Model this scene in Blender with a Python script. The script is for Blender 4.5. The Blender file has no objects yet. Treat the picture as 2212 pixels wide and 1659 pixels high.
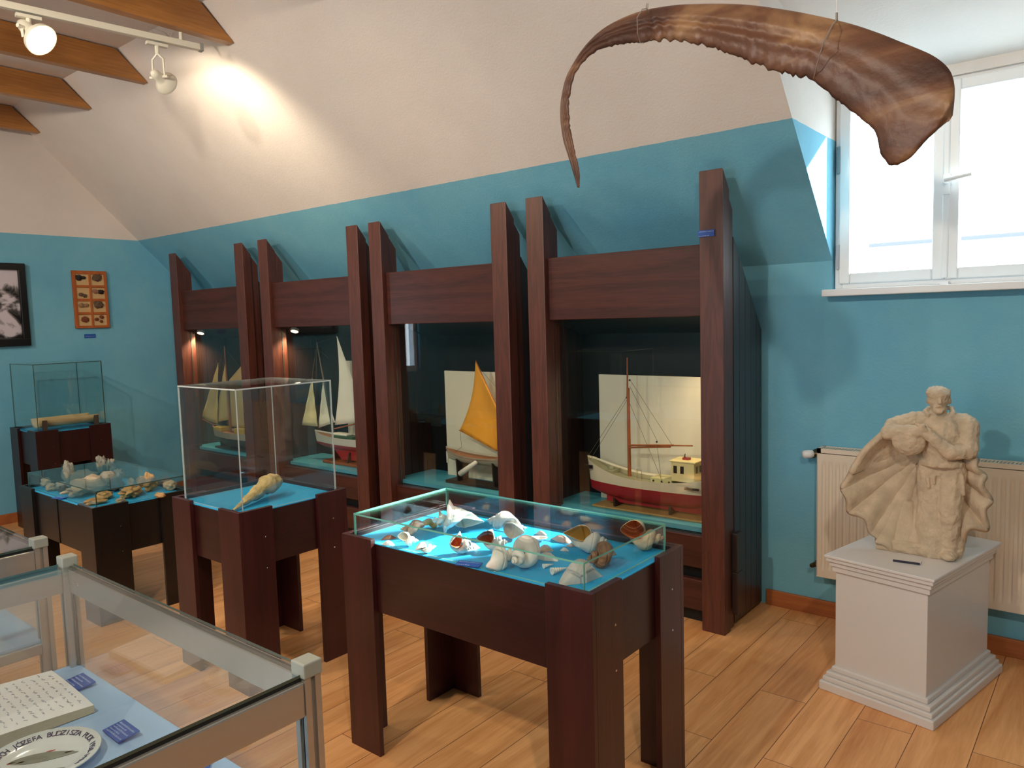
import bpy, math, random
from mathutils import Vector, Matrix, noise
random.seed(7)
PI = math.pi
S = bpy.context.scene
C = S.collection

# ---------------------------------------------------------------- camera
W, H_, FOC, EYE = 2212, 1659, 1636.07, 1.6
YAW, PITCH, ROLL = math.radians(129.2356), math.radians(-4.9333), math.radians(-1.6576)
_f = Vector((math.cos(PITCH)*math.cos(YAW), math.cos(PITCH)*math.sin(YAW), math.sin(PITCH)))
_r0 = Vector((math.sin(YAW), -math.cos(YAW), 0)); _u0 = _r0.cross(_f)
_r = _r0*math.cos(ROLL) + _u0*math.sin(ROLL); _u = -_r0*math.sin(ROLL) + _u0*math.cos(ROLL)
cam_data = bpy.data.cameras.new('camera'); cam = bpy.data.objects.new('camera', cam_data); C.objects.link(cam)
cam_data.sensor_width = 36; cam_data.lens = FOC/W*36; cam_data.clip_start = .02; cam_data.clip_end = 200
M3 = Matrix((_r, _u, -_f)).transposed()
cam.matrix_world = Matrix.Translation((0, 0, EYE)) @ M3.to_4x4()
S.camera = cam

def at(px, py, X=None, Y=None, Z=None):
    """point where the sight line of a photo pixel meets the plane X=, Y= or Z="""
    d = _f + _r*((px-W/2)/FOC) - _u*((py-H_/2)/FOC); o = Vector((0, 0, EYE))
    if X is not None: t = (X-o.x)/d.x
    elif Y is not None: t = (Y-o.y)/d.y
    else: t = (Z-o.z)/d.z
    return o + d*t

# ---------------------------------------------------------------- world, sun, exposure
S.view_settings.view_transform = 'Standard'; S.view_settings.look = 'None'
S.view_settings.gamma = 1; S.view_settings.exposure = 0.0
S.view_settings.use_curve_mapping = False
S.cycles.transparent_max_bounces = 40; S.cycles.max_bounces = 12; S.cycles.diffuse_bounces = 6
S.cycles.sample_clamp_indirect = 8
wd = bpy.data.worlds.new('sky'); S.world = wd; wd.use_nodes = True
wb = wd.node_tree.nodes['Background']; wb.inputs[0].default_value = (.80, .90, 1.0, 1); wb.inputs[1].default_value = 7.0
sun_d = Vector((-.66, -1, -.66)).normalized()
sd = bpy.data.lights.new('sun', 'SUN'); sd.energy = 38; sd.angle = math.radians(1.2); sd.color = (1, .97, .92)
sun = bpy.data.objects.new('sun', sd); C.objects.link(sun); sun.location = (3, 9, 7)
sun.rotation_euler = sun_d.to_track_quat('-Z', 'Y').to_euler()
def portal(name, loc, nrm, sx, sy):
    l = bpy.data.lights.new(name, 'AREA'); l.shape = 'RECTANGLE'; l.size = sx; l.size_y = sy; l.cycles.is_portal = True
    o = bpy.data.objects.new(name, l); C.objects.link(o); o.location = loc
    o.rotation_euler = Vector(nrm).to_track_quat('-Z', 'Z').to_euler(); return o
portal('sky_portal', (-.66, 4.12, 2.16), (0, -1, 0), 1.02, .95)
portal('sky_portal', (-7.44, .33, 1.6), (1, 0, 0), .45, 1.3)
portal('sky_portal', (-2.2, -2.95, 1.75), (0, 1, 0), 2.2, 1.3)

# ---------------------------------------------------------------- materials
def lin(c): return tuple(((x/255)/12.92 if x/255 <= .04045 else ((x/255+.055)/1.055)**2.4) for x in c)
MATS = {}
def base(name):
    m = bpy.data.materials.new(name); m.use_nodes = True
    nt = m.node_tree; return m, nt, nt.nodes['Principled BSDF']
def mat(name, rgb, rough=.6, metal=0, spec=.5, var=0, scale=8, bump=0, bscale=60, coat=0, emit=0, stretch=None):
    if name in MATS: return MATS[name]
    m, nt, p = base(name); c = lin(rgb)
    p.inputs['Base Color'].default_value = (*c, 1); p.inputs['Roughness'].default_value = rough
    p.inputs['Metallic'].default_value = metal; p.inputs['Specular IOR Level'].default_value = spec
    p.inputs['Coat Weight'].default_value = coat
    if emit:
        p.inputs['Emission Color'].default_value = (*c, 1); p.inputs['Emission Strength'].default_value = emit
    tc = nt.nodes.new('ShaderNodeTexCoord'); mp = nt.nodes.new('ShaderNodeMapping'); nt.links.new(tc.outputs['Object'], mp.inputs[0])
    if stretch: mp.inputs['Scale'].default_value = stretch
    if var:
        n = nt.nodes.new('ShaderNodeTexNoise'); n.inputs['Scale'].default_value = scale; n.inputs['Detail'].default_value = 6
        nt.links.new(mp.outputs[0], n.inputs['Vector'])
        mr = nt.nodes.new('ShaderNodeMapRange'); mr.inputs[1].default_value = .3; mr.inputs[2].default_value = .7
        mr.inputs[3].default_value = 1-var; mr.inputs[4].default_value = 1+var; nt.links.new(n.outputs[0], mr.inputs[0])
        mx = nt.nodes.new('ShaderNodeVectorMath'); mx.operation = 'SCALE'; mx.inputs[0].default_value = c
        nt.links.new(mr.outputs[0], mx.inputs['Scale']); nt.links.new(mx.outputs[0], p.inputs['Base Color'])
    if bump:
        n = nt.nodes.new('ShaderNodeTexNoise'); n.inputs['Scale'].default_value = bscale; n.inputs['Detail'].default_value = 4
        nt.links.new(mp.outputs[0], n.inputs['Vector']); b = nt.nodes.new('ShaderNodeBump')
        b.inputs['Strength'].default_value = bump; b.inputs['Distance'].default_value = .01
        nt.links.new(n.outputs[0], b.inputs['Height']); nt.links.new(b.outputs[0], p.inputs['Normal'])
    MATS[name] = m; return m
def wood(name, dark, light, axis='z', scale=9, rough=.5, rings=.5, coat=0, bump=.15, spec=.4, blotch=.35, fine=1.0):
    if name in MATS: return MATS[name]
    m, nt, p = base(name); N = nt.nodes.new; L = nt.links.new
    tc = N('ShaderNodeTexCoord'); mp = N('ShaderNodeMapping'); L(tc.outputs['Object'], mp.inputs[0])
    st = {'x': (.06, 1, 1), 'y': (1, .06, 1), 'z': (1, 1, .06)}[axis]; mp.inputs['Scale'].default_value = st
    n1 = N('ShaderNodeTexNoise'); n1.inputs['Scale'].default_value = scale; n1.inputs['Detail'].default_value = 8; n1.inputs['Distortion'].default_value = .8
    n2 = N('ShaderNodeTexNoise'); n2.inputs['Scale'].default_value = scale*14*fine; n2.inputs['Detail'].default_value = 3
    L(mp.outputs[0], n1.inputs['Vector']); L(mp.outputs[0], n2.inputs['Vector'])
    wv = N('ShaderNodeMath'); wv.operation = 'MULTIPLY'; wv.inputs[1].default_value = 34*rings; L(n1.outputs[0], wv.inputs[0])
    sn = N('ShaderNodeMath'); sn.operation = 'SINE'; L(wv.outputs[0], sn.inputs[0])
    a = N('ShaderNodeMath'); a.operation = 'MULTIPLY_ADD'; a.inputs[1].default_value = .12; a.inputs[2].default_value = 0.2; L(sn.outputs[0], a.inputs[0])
    b = N('ShaderNodeMath'); b.operation = 'MULTIPLY_ADD'; b.inputs[1].default_value = .6; L(n2.outputs[0], b.inputs[0]); L(a.outputs[0], b.inputs[2])
    n3 = N('ShaderNodeTexNoise'); n3.inputs['Scale'].default_value = 3.5; n3.inputs['Detail'].default_value = 3; L(tc.outputs['Object'], n3.inputs['Vector'])
    c = N('ShaderNodeMath'); c.operation = 'MULTIPLY_ADD'; c.inputs[1].default_value = blotch; L(n3.outputs[0], c.inputs[0]); L(b.outputs[0], c.inputs[2])
    cr = N('ShaderNodeValToRGB'); cr.color_ramp.elements[0].position = .25; cr.color_ramp.elements[1].position = .95
    cr.color_ramp.elements[0].color = (*lin(dark), 1); cr.color_ramp.elements[1].color = (*lin(light), 1)
    L(c.outputs[0], cr.inputs[0]); L(cr.outputs[0], p.inputs['Base Color'])
    p.inputs['Roughness'].default_value = rough; p.inputs['Coat Weight'].default_value = coat; p.inputs['Coat Roughness'].default_value = .25 if coat < .5 else .42
    p.inputs['Specular IOR Level'].default_value = spec
    bp = N('ShaderNodeBump'); bp.inputs['Strength'].default_value = bump; bp.inputs['Distance'].default_value = .004
    L(b.outputs[0], bp.inputs['Height']); L(bp.outputs[0], p.inputs['Normal'])
    MATS[name] = m; return m
def glass(name, tint=(235, 245, 242), boost=1.0, haze=0):
    """thin pane: light passes straight, Schlick reflection on both faces"""
    m = bpy.data.materials.new(name); m.use_nodes = True; nt = m.node_tree; nt.nodes.clear(); N = nt.nodes.new; L = nt.links.new
    lw = N('ShaderNodeLayerWeight'); lw.inputs['Blend'].default_value = .5
    pw = N('ShaderNodeMath'); pw.operation = 'POWER'; pw.inputs[1].default_value = 5; L(lw.outputs['Facing'], pw.inputs[0])
    ma = N('ShaderNodeMath'); ma.operation = 'MULTIPLY_ADD'; ma.inputs[1].default_value = .96*boost; ma.inputs[2].default_value = .04*boost; ma.use_clamp = True
    L(pw.outputs[0], ma.inputs[0])
    t = N('ShaderNodeBsdfTransparent'); t.inputs[0].default_value = (*lin(tint), 1)
    g = N('ShaderNodeBsdfGlossy'); g.inputs['Roughness'].default_value = .005; g.inputs[0].default_value = (1, 1, 1, 1)
    mx = N('ShaderNodeMixShader'); L(ma.outputs[0], mx.inputs[0]); L(t.outputs[0], mx.inputs[1]); L(g.outputs[0], mx.inputs[2])
    o = N('ShaderNodeOutputMaterial'); L(mx.outputs[0], o.inputs[0]); MATS[name] = m; return m
G = glass('clear_glass', (250, 253, 252))
GW = glass('window_glass', (248, 252, 250))
GE = mat('glass_edge', (120, 190, 172), .12, spec=.8)
GED = mat('glass_edge_dark', (62, 84, 78), .15, spec=.8)
ACE = mat('acrylic_edge', (205, 212, 210), .2, spec=.7)
def wallmat():
    m, nt, p = base('two_tone_wall_paint'); N = nt.nodes.new; L = nt.links.new
    ge = N('ShaderNodeNewGeometry'); sp = N('ShaderNodeSeparateXYZ'); L(ge.outputs['Position'], sp.inputs[0])
    nz = N('ShaderNodeTexNoise'); nz.inputs['Scale'].default_value = 14; nz.inputs['Detail'].default_value = 5; L(ge.outputs['Position'], nz.inputs['Vector'])
    ad = N('ShaderNodeMath'); ad.operation = 'MULTIPLY_ADD'; ad.inputs[1].default_value = .006; L(nz.outputs[0], ad.inputs[0]); L(sp.outputs['Z'], ad.inputs[2])
    gt = N('ShaderNodeMath'); gt.operation = 'GREATER_THAN'; gt.inputs[1].default_value = 2.437; L(ad.outputs[0], gt.inputs[0])
    n2 = N('ShaderNodeTexNoise'); n2.inputs['Scale'].default_value = 1.6; n2.inputs['Detail'].default_value = 6; n2.inputs['Roughness'].default_value = .65
    L(ge.outputs['Position'], n2.inputs['Vector'])
    def ramp(a, b):
        cr = N('ShaderNodeValToRGB'); cr.color_ramp.elements[0].position = .3; cr.color_ramp.elements[1].position = .7
        cr.color_ramp.elements[0].color = (*lin(a), 1); cr.color_ramp.elements[1].color = (*lin(b), 1); L(n2.outputs[0], cr.inputs[0]); return cr
    r1 = ramp((108, 178, 209), (128, 192, 213)); r2 = ramp((222, 214, 208), (230, 223, 217))
    mx = N('ShaderNodeMix'); mx.data_type = 'RGBA'; L(gt.outputs[0], mx.inputs['Factor']); L(r1.outputs[0], mx.inputs['A']); L(r2.outputs[0], mx.inputs['B'])
    L(mx.outputs['Result'], p.inputs['Base Color']); p.inputs['Roughness'].default_value = .75; p.inputs['Specular IOR Level'].default_value = .25
    n3 = N('ShaderNodeTexNoise'); n3.inputs['Scale'].default_value = 90; n3.inputs['Detail'].default_value = 3; L(ge.outputs['Position'], n3.inputs['Vector'])
    n4 = N('ShaderNodeMath'); n4.operation = 'MULTIPLY_ADD'; n4.inputs[1].default_value = .25; L(n3.outputs[0], n4.inputs[0]); L(n2.outputs[0], n4.inputs[2])
    b = N('ShaderNodeBump'); b.inputs['Strength'].default_value = .25; b.inputs['Distance'].default_value = .02; L(n4.outputs[0], b.inputs['Height']); L(b.outputs[0], p.inputs['Normal'])
    return m
WALL = wallmat()
def floormat():
    m, nt, p = base('oak_laminate'); N = nt.nodes.new; L = nt.links.new
    ge = N('ShaderNodeNewGeometry'); mp = N('ShaderNodeMapping'); mp.inputs['Rotation'].default_value = (0, 0, PI/2); L(ge.outputs['Position'], mp.inputs[0])
    br = N('ShaderNodeTexBrick'); br.inputs['Scale'].default_value = 1; br.inputs['Brick Width'].default_value = 1.28; br.inputs['Row Height'].default_value = .195
    br.inputs['Mortar Size'].default_value = .0016; br.inputs['Mortar Smooth'].default_value = .3; br.offset = .37; br.inputs['Bias'].default_value = 0
    br.inputs['Color1'].default_value = (.2, .2, .2, 1); br.inputs['Color2'].default_value = (.9, .9, .9, 1); br.inputs['Mortar'].default_value = (0, 0, 0, 1); L(mp.outputs[0], br.inputs['Vector'])
    m2 = N('ShaderNodeMapping'); m2.inputs['Scale'].default_value = (1, .07, 1); L(ge.outputs['Position'], m2.inputs[0])
    av = N('ShaderNodeVectorMath'); av.operation = 'MULTIPLY_ADD'; av.inputs[1].default_value = (3, 3, 3); L(br.outputs[0], av.inputs[0]); L(m2.outputs[0], av.inputs[2])
    n1 = N('ShaderNodeTexNoise'); n1.inputs['Scale'].default_value = 14; n1.inputs['Detail'].default_value = 9; n1.inputs['Distortion'].default_value = 1.4; L(av.outputs[0], n1.inputs['Vector'])
    n2 = N('ShaderNodeTexNoise'); n2.inputs['Scale'].default_value = 130; n2.inputs['Detail'].default_value = 3; L(av.outputs[0], n2.inputs['Vector'])
    a = N('ShaderNodeMath'); a.operation = 'MULTIPLY_ADD'; a.inputs[1].default_value = .35; L(n2.outputs[0], a.inputs[0]); L(n1.outputs[0], a.inputs[2])
    b = N('ShaderNodeMath'); b.operation = 'MULTIPLY_ADD'; b.inputs[1].default_value = .10; L(br.outputs[0], b.inputs[0]); L(a.outputs[0], b.inputs[2])
    cr = N('ShaderNodeValToRGB'); e = cr.color_ramp.elements; e[0].position = .42; e[0].color = (*lin((206, 134, 74)), 1); e[1].position = .95; e[1].color = (*lin((246, 186, 126)), 1)
    L(b.outputs[0], cr.inputs[0])
    mx = N('ShaderNodeMix'); mx.data_type = 'RGBA'; L(br.outputs['Fac'], mx.inputs['Factor']); L(cr.outputs[0], mx.inputs['A']); mx.inputs['B'].default_value = (*lin((108, 64, 34)), 1)
    L(mx.outputs['Result'], p.inputs['Base Color']); p.inputs['Roughness'].default_value = .34; p.inputs['Specular IOR Level'].default_value = .5
    bp = N('ShaderNodeBump'); bp.inputs['Strength'].default_value = .12; bp.inputs['Distance'].default_value = .002; L(a.outputs[0], bp.inputs['Height']); L(bp.outputs[0], p.inputs['Normal'])
    return m
FLOOR = floormat()
BEAM = wood('varnished_pine_beam', (124, 74, 36), (184, 126, 64), 'y', 7, .4, coat=.3, blotch=.5)
POST = wood('stained_pine_upright', (50, 20, 14), (104, 52, 38), 'z', 16, .5, rings=.9, coat=.6, blotch=.25, fine=.8)
HEAD = wood('stained_pine_board', (42, 18, 15), (84, 42, 34), 'x', 8, .42, rings=.8, coat=.2, blotch=.3)
PLANK = wood('dark_stained_plank', (22, 10, 9), (50, 27, 22), 'z', 10, .5, coat=.8, blotch=.3)
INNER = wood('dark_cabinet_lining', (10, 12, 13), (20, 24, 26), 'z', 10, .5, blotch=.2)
MAHO = wood('mahogany_stained_plywood', (38, 12, 12), (72, 28, 30), 'z', 5, .38, rings=.6, coat=.25, blotch=.45)
MAHOX = wood('mahogany_stained_apron', (34, 12, 12), (60, 24, 26), 'x', 5, .38, rings=.6, coat=.25, blotch=.4)
EBON = wood('black_stained_plywood', (12, 10, 10), (26, 21, 21), 'z', 5, .38, rings=.6, coat=.25, blotch=.3)
WINE = wood('wine_red_stained_plywood', (30, 8, 9), (52, 16, 18), 'z', 5, .38, rings=.6, coat=.25, blotch=.3)
BASEB = wood('oak_skirting', (146, 82, 44), (186, 112, 64), 'x', 6, .45, blotch=.3)
BLUEC = mat('cabinet_blue_lining', (78, 166, 192), .5, var=.04, scale=3)
BLUE = mat('bright_blue_lining', (34, 164, 218), .55, var=.04, scale=3)
PALEB = mat('pale_blue_lining', (158, 192, 232), .5)
WHITEP = mat('white_lacquer', (222, 220, 220), .35, var=.01)
PVC = mat('white_window_plastic', (236, 238, 240), .3)
RADM = mat('cream_radiator_enamel', (228, 214, 196), .35)
ALU = mat('brushed_aluminium', (188, 184, 178), .34, metal=.75, var=.03, scale=40, stretch=(1, .05, 1))
CAPM = mat('grey_plastic_cap', (160, 162, 152), .5)
RUB = mat('black_rubber_strip', (22, 22, 20), .5)
LAMPW = mat('cream_lamp_metal', (226, 222, 206), .4)
BLACK = mat('black_frame_paint', (12, 12, 14), .35)
BULB = mat('lit_bulb', (255, 240, 205), .4, emit=40)
BULBS = mat('lit_halogen_disc', (255, 236, 196), .4, emit=30)
CHROME = mat('chrome', (200, 200, 200), .15, metal=1)
BRASS = mat('dull_brass', (110, 92, 66), .35, metal=.9)
LABEL = mat('blue_label_card', (28, 84, 176), .45)
INK = mat('white_print', (205, 215, 235), .5)
PAPER = mat('old_paper', (244, 240, 242), .8, var=.03, scale=10)
PAGEE = mat('yellowed_page_edges', (208, 190, 156), .8, var=.12, scale=60, stretch=(1, 1, 14))
INKD = mat('faded_ink', (172, 174, 184), .8)
CREAMB = mat('cream_backing_card', (214, 208, 190), .7, var=.02)
PLASTER = mat('aged_plaster', (202, 182, 156), .8, var=.16, scale=18, bump=.5, bscale=70)

# ---------------------------------------------------------------- mesh builder
class MB:
    def __init__(s): s.v = []; s.f = []; s.m = []
    def face(s, idx, m=0): s.f.append(tuple(idx)); s.m.append(m)
    def hexa(s, pts, m=0, ms=None):
        b = len(s.v); s.v += [tuple(p) for p in pts]
        for k, q in enumerate([(0, 3, 2, 1), (4, 5, 6, 7), (0, 1, 5, 4), (1, 2, 6, 5), (2, 3, 7, 6), (3, 0, 4, 7)]):
            s.face([b+i for i in q], ms[k] if ms else m)
    def box(s, x0, y0, z0, x1, y1, z1, m=0):
        x0, x1 = sorted((x0, x1)); y0, y1 = sorted((y0, y1)); z0, z1 = sorted((z0, z1))
        s.hexa([(x0, y0, z0), (x1, y0, z0), (x1, y1, z0), (x0, y1, z0), (x0, y0, z1), (x1, y0, z1), (x1, y1, z1), (x0, y1, z1)], m); return s
    def pane(s, x0, y0, z0, x1, y1, z1):
        d = (abs(x1-x0), abs(y1-y0), abs(z1-z0)); k = d.index(min(d))
        ms = {0: [1, 1, 1, 0, 1, 0], 1: [1, 1, 0, 1, 0, 1], 2: [0, 0, 1, 1, 1, 1]}[k]
        s.hexa([(x0, y0, z0), (x1, y0, z0), (x1, y1, z0), (x0, y1, z0), (x0, y0, z1), (x1, y0, z1), (x1, y1, z1), (x0, y1, z1)], ms=ms); return s
    def prism(s, poly, ax, a, b, m=0):
        """poly in the two other axes (in order), extruded along ax from a to b"""
        def P(p, t): q = list(p); q.insert(ax, t); return tuple(q)
        n = len(poly); k = len(s.v); s.v += [P(p, a) for p in poly] + [P(p, b) for p in poly]
        s.face(range(k+n-1, k-1, -1), m); s.face(range(k+n, k+2*n), m)
        for i in range(n): j = (i+1) % n; s.face((k+i, k+j, k+n+j, k+n+i), m)
        return s
    def tube(s, pts, r, n=8, m=0, caps=True):
        pts = [Vector(p) for p in pts]; R = r if isinstance(r, (list, tuple)) else [r]*len(pts); k = len(s.v); prev = None
        for i, p in enumerate(pts):
            t = (pts[min(i+1, len(pts)-1)] - pts[max(i-1, 0)]).normalized()
            if prev is None: a = t.orthogonal().normalized()
            else: a = (prev - t*prev.dot(t)); a = a.normalized() if a.length > 1e-6 else t.orthogonal().normalized()
            prev = a; b = t.cross(a)
            for j in range(n): w = 2*PI*j/n; s.v.append(tuple(p + (a*math.cos(w)+b*math.sin(w))*R[i]))
        for i in range(len(pts)-1):
            for j in range(n): q = (j+1) % n; s.face((k+i*n+j, k+i*n+q, k+(i+1)*n+q, k+(i+1)*n+j), m)
        if caps: s.face(range(k+n-1, k-1, -1), m); e = k+(len(pts)-1)*n; s.face(range(e, e+n), m)
        return s
    def lathe(s, prof, c=(0, 0, 0), axis=(0, 0, 1), n=24, m=0):
        """profile (radius, height) spun about axis through c"""
        q = Vector((0, 0, 1)).rotation_difference(Vector(axis)); c = Vector(c); k = len(s.v)
        for r, h in prof:
            for j in range(n): w = 2*PI*j/n; s.v.append(tuple(c + q @ Vector((r*math.cos(w), r*math.sin(w), h))))
        for i in range(len(prof)-1):
            for j in range(n): z = (j+1) % n; s.face((k+i*n+j, k+i*n+z, k+(i+1)*n+z, k+(i+1)*n+j), m)
        s.face(range(k+n-1, k-1, -1), m); e = k+(len(prof)-1)*n; s.face(range(e, e+n), m); return s
    def ball(s, c, r, rot=None, nu=16, nv=10, m=0, fn=None):
        c = Vector(c); r = Vector(r) if hasattr(r, '__len__') else Vector((r, r, r)); k = len(s.v)
        R = Matrix.Rotation(rot[1], 3, rot[0]) if rot else Matrix.Identity(3)
        for i in range(1, nv):
            th = PI*i/nv
            for j in range(nu):
                w = 2*PI*j/nu; d = Vector((math.sin(th)*math.cos(w), math.sin(th)*math.sin(w), math.cos(th)))
                g = fn(d) if fn else 1; s.v.append(tuple(c + R @ Vector((d.x*r.x*g, d.y*r.y*g, d.z*r.z*g))))
        t = len(s.v); 
        g1 = fn(Vector((0, 0, 1))) if fn else 1; g2 = fn(Vector((0, 0, -1))) if fn else 1
        s.v += [tuple(c+R@Vector((0, 0, r.z*g1))), tuple(c+R@Vector((0, 0, -r.z*g2)))]
        for i in range(nv-2):
            for j in range(nu): q = (j+1) % nu; s.face((k+i*nu+j, k+(i+1)*nu+j, k+(i+1)*nu+q, k+i*nu+q), m)
        for j in range(nu): q = (j+1) % nu; s.face((t, k+j, k+q), m); e = k+(nv-2)*nu; s.face((t+1, e+q, e+j), m)
        return s
    def grid(s, fn, nu, nv, m=0, mf=None):
        k = len(s.v)
        for i in range(nu+1):
            for j in range(nv+1): s.v.append(tuple(fn(i/nu, j/nv)))
        for i in range(nu):
            for j in range(nv):
                a = k+i*(nv+1)+j; s.face((a, a+nv+1, a+nv+2, a+1), mf(i/nu, j/nv) if mf else m)
        return s
    def build(s, name, mats, parent=None, smooth=False, bevel=0, local=False, angle=None):
        mats = mats if isinstance(mats, (list, tuple)) else [mats]
        if local: org = Vector((0, 0, 0))
        elif parent is not None: org = ORG[parent.name]
        else:
            xs = [v[0] for v in s.v]; ys = [v[1] for v in s.v]; zs = [v[2] for v in s.v]
            org = Vector(((min(xs)+max(xs))/2, (min(ys)+max(ys))/2, min(zs)))
        me = bpy.data.meshes.new(name); me.from_pydata([tuple(Vector(v)-org) for v in s.v], [], s.f)
        for mm in mats: me.materials.append(mm)
        me.polygons.foreach_set('material_index', s.m)
        if smooth: me.polygons.foreach_set('use_smooth', [True]*len(me.polygons))
        me.update(); o = bpy.data.objects.new(name, me); C.objects.link(o)
        if parent is not None:
            o.parent = parent; ORG[o.name] = org
        elif not local: o.location = org; ORG[o.name] = org
        else: ORG[o.name] = org
        if smooth and angle:
            md = o.modifiers.new('split', 'EDGE_SPLIT'); md.split_angle = math.radians(angle)
        if bevel:
            b = o.modifiers.new('bevel', 'BEVEL'); b.width = bevel; b.segments = 2; b.limit_method = 'ANGLE'
        return o
ORG = {}
def tag(o, label=None, cat=None, group=None, kind=None):
    if label: o['label'] = label
    if cat: o['category'] = cat
    if group: o['group'] = group
    if kind: o['kind'] = kind
    return o
def thing(name, loc, label, cat, group=None, rz=0):
    o = bpy.data.objects.new(name, None); C.objects.link(o); o.location = loc; o.rotation_euler = (0, 0, rz); o.empty_display_size = .05
    ORG[o.name] = Vector(loc) if rz == 0 else Vector((0, 0, 0)); return tag(o, label, cat, group)
def struct(o): o['kind'] = 'structure'; return o
def copy_tree(o, parent=None):
    c = o.copy(); C.objects.link(c); c.parent = parent
    for ch in list(o.children):
        if ch is not c: copy_tree(ch, c)
    return c
def text_mesh(txt, size, name, m, parent, mtx, extrude=0.0002, align='CENTER'):
    cu = bpy.data.curves.new('t', 'FONT'); cu.body = txt; cu.size = size; cu.extrude = extrude; cu.align_x = align; cu.resolution_u = 3
    t = bpy.data.objects.new('t', cu); C.objects.link(t); dg = bpy.context.evaluated_depsgraph_get(); dg.update()
    me = bpy.data.meshes.new_from_object(t.evaluated_get(dg)); bpy.data.objects.remove(t); bpy.data.curves.remove(cu)
    me.transform(mtx); me.materials.clear()
    if m: me.materials.append(m)
    if name is None: return me
    o = bpy.data.objects.new(name, me); C.objects.link(o)
    if parent: o.parent = parent
    return o
def spot(name, loc, target, energy, size=60, blend=.6, color=(1, .82, .58), radius=.03, parent=None):
    l = bpy.data.lights.new(name, 'SPOT'); l.energy = energy; l.spot_size = math.radians(size); l.spot_blend = blend; l.color = color; l.shadow_soft_size = radius
    o = bpy.data.objects.new(name, l); C.objects.link(o); q = (Vector(target)-Vector(loc)).to_track_quat('-Z', 'Y').to_euler()
    o.rotation_euler = q; o.location = Vector(loc)-(ORG[parent.name] if parent else Vector((0, 0, 0)))
    if parent: o.parent = parent
    return o

# ================================================================ ROOM
XL, XR, YF, YB = -7.29, 2.4, -2.9, 4.0
ZK = 1.843                                   # knee wall height, 45 degree roof
ZC = 3.445; YC = YB-(ZC-ZK)
DX0, DX1 = -1.17, -.14                        # dormer
WZ0, WZ1 = 1.70, 2.63
YW = 4.03
struct(MB().box(XL-.2, YF-.2, -.1, XR+.2, YB+.3, 0).build('floor', FLOOR))
# end wall with an opening (window_2) at its out-of-frame part
o = MB()
for a, b, z0, z1 in ((YF-.2, .1, 0, 3.6), (.56, 4.3, 0, 3.6), (.1, .56, 0, .95), (.1, .56, 2.3, 3.6)): o.box(XL-.2, a, z0, XL, b, z1)
struct(o.build('wall_left', WALL))
struct(MB().box(XR, YF-.2, 0, XR+.2, YB+.3, 3.6).build('wall_right', WALL))
o = MB()
for a, b, z0, z1 in ((XL-.2, -3.3, 0, 3.6), (-1.1, XR+.2, 0, 3.6), (-3.3, -1.1, 0, 1.1), (-3.3, -1.1, 2.4, 3.6)): o.box(a, YF-.2, z0, b, YF, z1)
struct(o.build('wall_front', WALL))
o = MB(); o.box(XL, YB, 0, DX0, YB+.2, ZK); o.box(DX0, YB, 0, DX1, YB+.2, WZ0-.03); o.box(DX1, YB, 0, XR, YB+.2, ZK)
o.box(DX0-.2, YW+.07, WZ0-.05, DX0+.005, YB+.2, 2.85); o.box(DX0-.2, YW-.02, WZ1+.005, DX1+.2, YB+.2, 2.85); o.box(DX1-.005, YW+.07, WZ0-.05, DX1+.2, YB+.2, 2.85)
struct(o.build('wall_back', WALL))
T = .16
def slope_piece(mb, x0, x1, y0, y1):
    z0, z1 = ZK+YB-y0, ZK+YB-y1
    mb.hexa([(x0, y0, z0), (x1, y0, z0), (x1, y0, z0+T), (x0, y0, z0+T), (x0, y1, z1), (x1, y1, z1), (x1, y1, z1+T), (x0, y1, z1+T)])
YD = 2.867; ZD = ZK+YB-YD
o = MB(); slope_piece(o, XL, DX0, YB+.05, YC-.3); slope_piece(o, DX1, XR, YB+.05, YC-.3); slope_piece(o, DX0, DX1, YD, YC-.3)
o.box(XL, YF, ZC, XR, YC+.02, ZC+.1)
# dormer lid, rising slightly into the room
o.hexa([(DX0-.1, YW+.1, 2.655), (DX1+.1, YW+.1, 2.655), (DX1+.1, YD-.02, ZD+.003), (DX0-.1, YD-.02, ZD+.003), (DX0-.1, YW+.1, 2.76), (DX1+.1, YW+.1, 2.76), (DX1+.1, YD-.02, ZD+.12), (DX0-.1, YD-.02, ZD+.12)])
struct(o.build('ceiling', WALL))
for nm, x0, x1 in (('wall_dormer_left', DX0-.14, DX0+.002), ('wall_dormer_right', DX1-.002, DX1+.14)):
    struct(MB().prism([(YB+.08, WZ0-.03), (YB+.08, 2.72), (YD-.02, ZD+.02), (YB+.001, ZK+.001), (YB+.001, WZ0-.03)], 0, x0, x1).build(nm, WALL))
struct(MB().box(-1.50, YB-.018, 0, XR, YB, .085).build('baseboard_back', BASEB, bevel=.004))
struct(MB().box(XL, YF, 0, XL+.018, YB, .085).build('baseboard_left', BASEB, bevel=.004))

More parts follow.
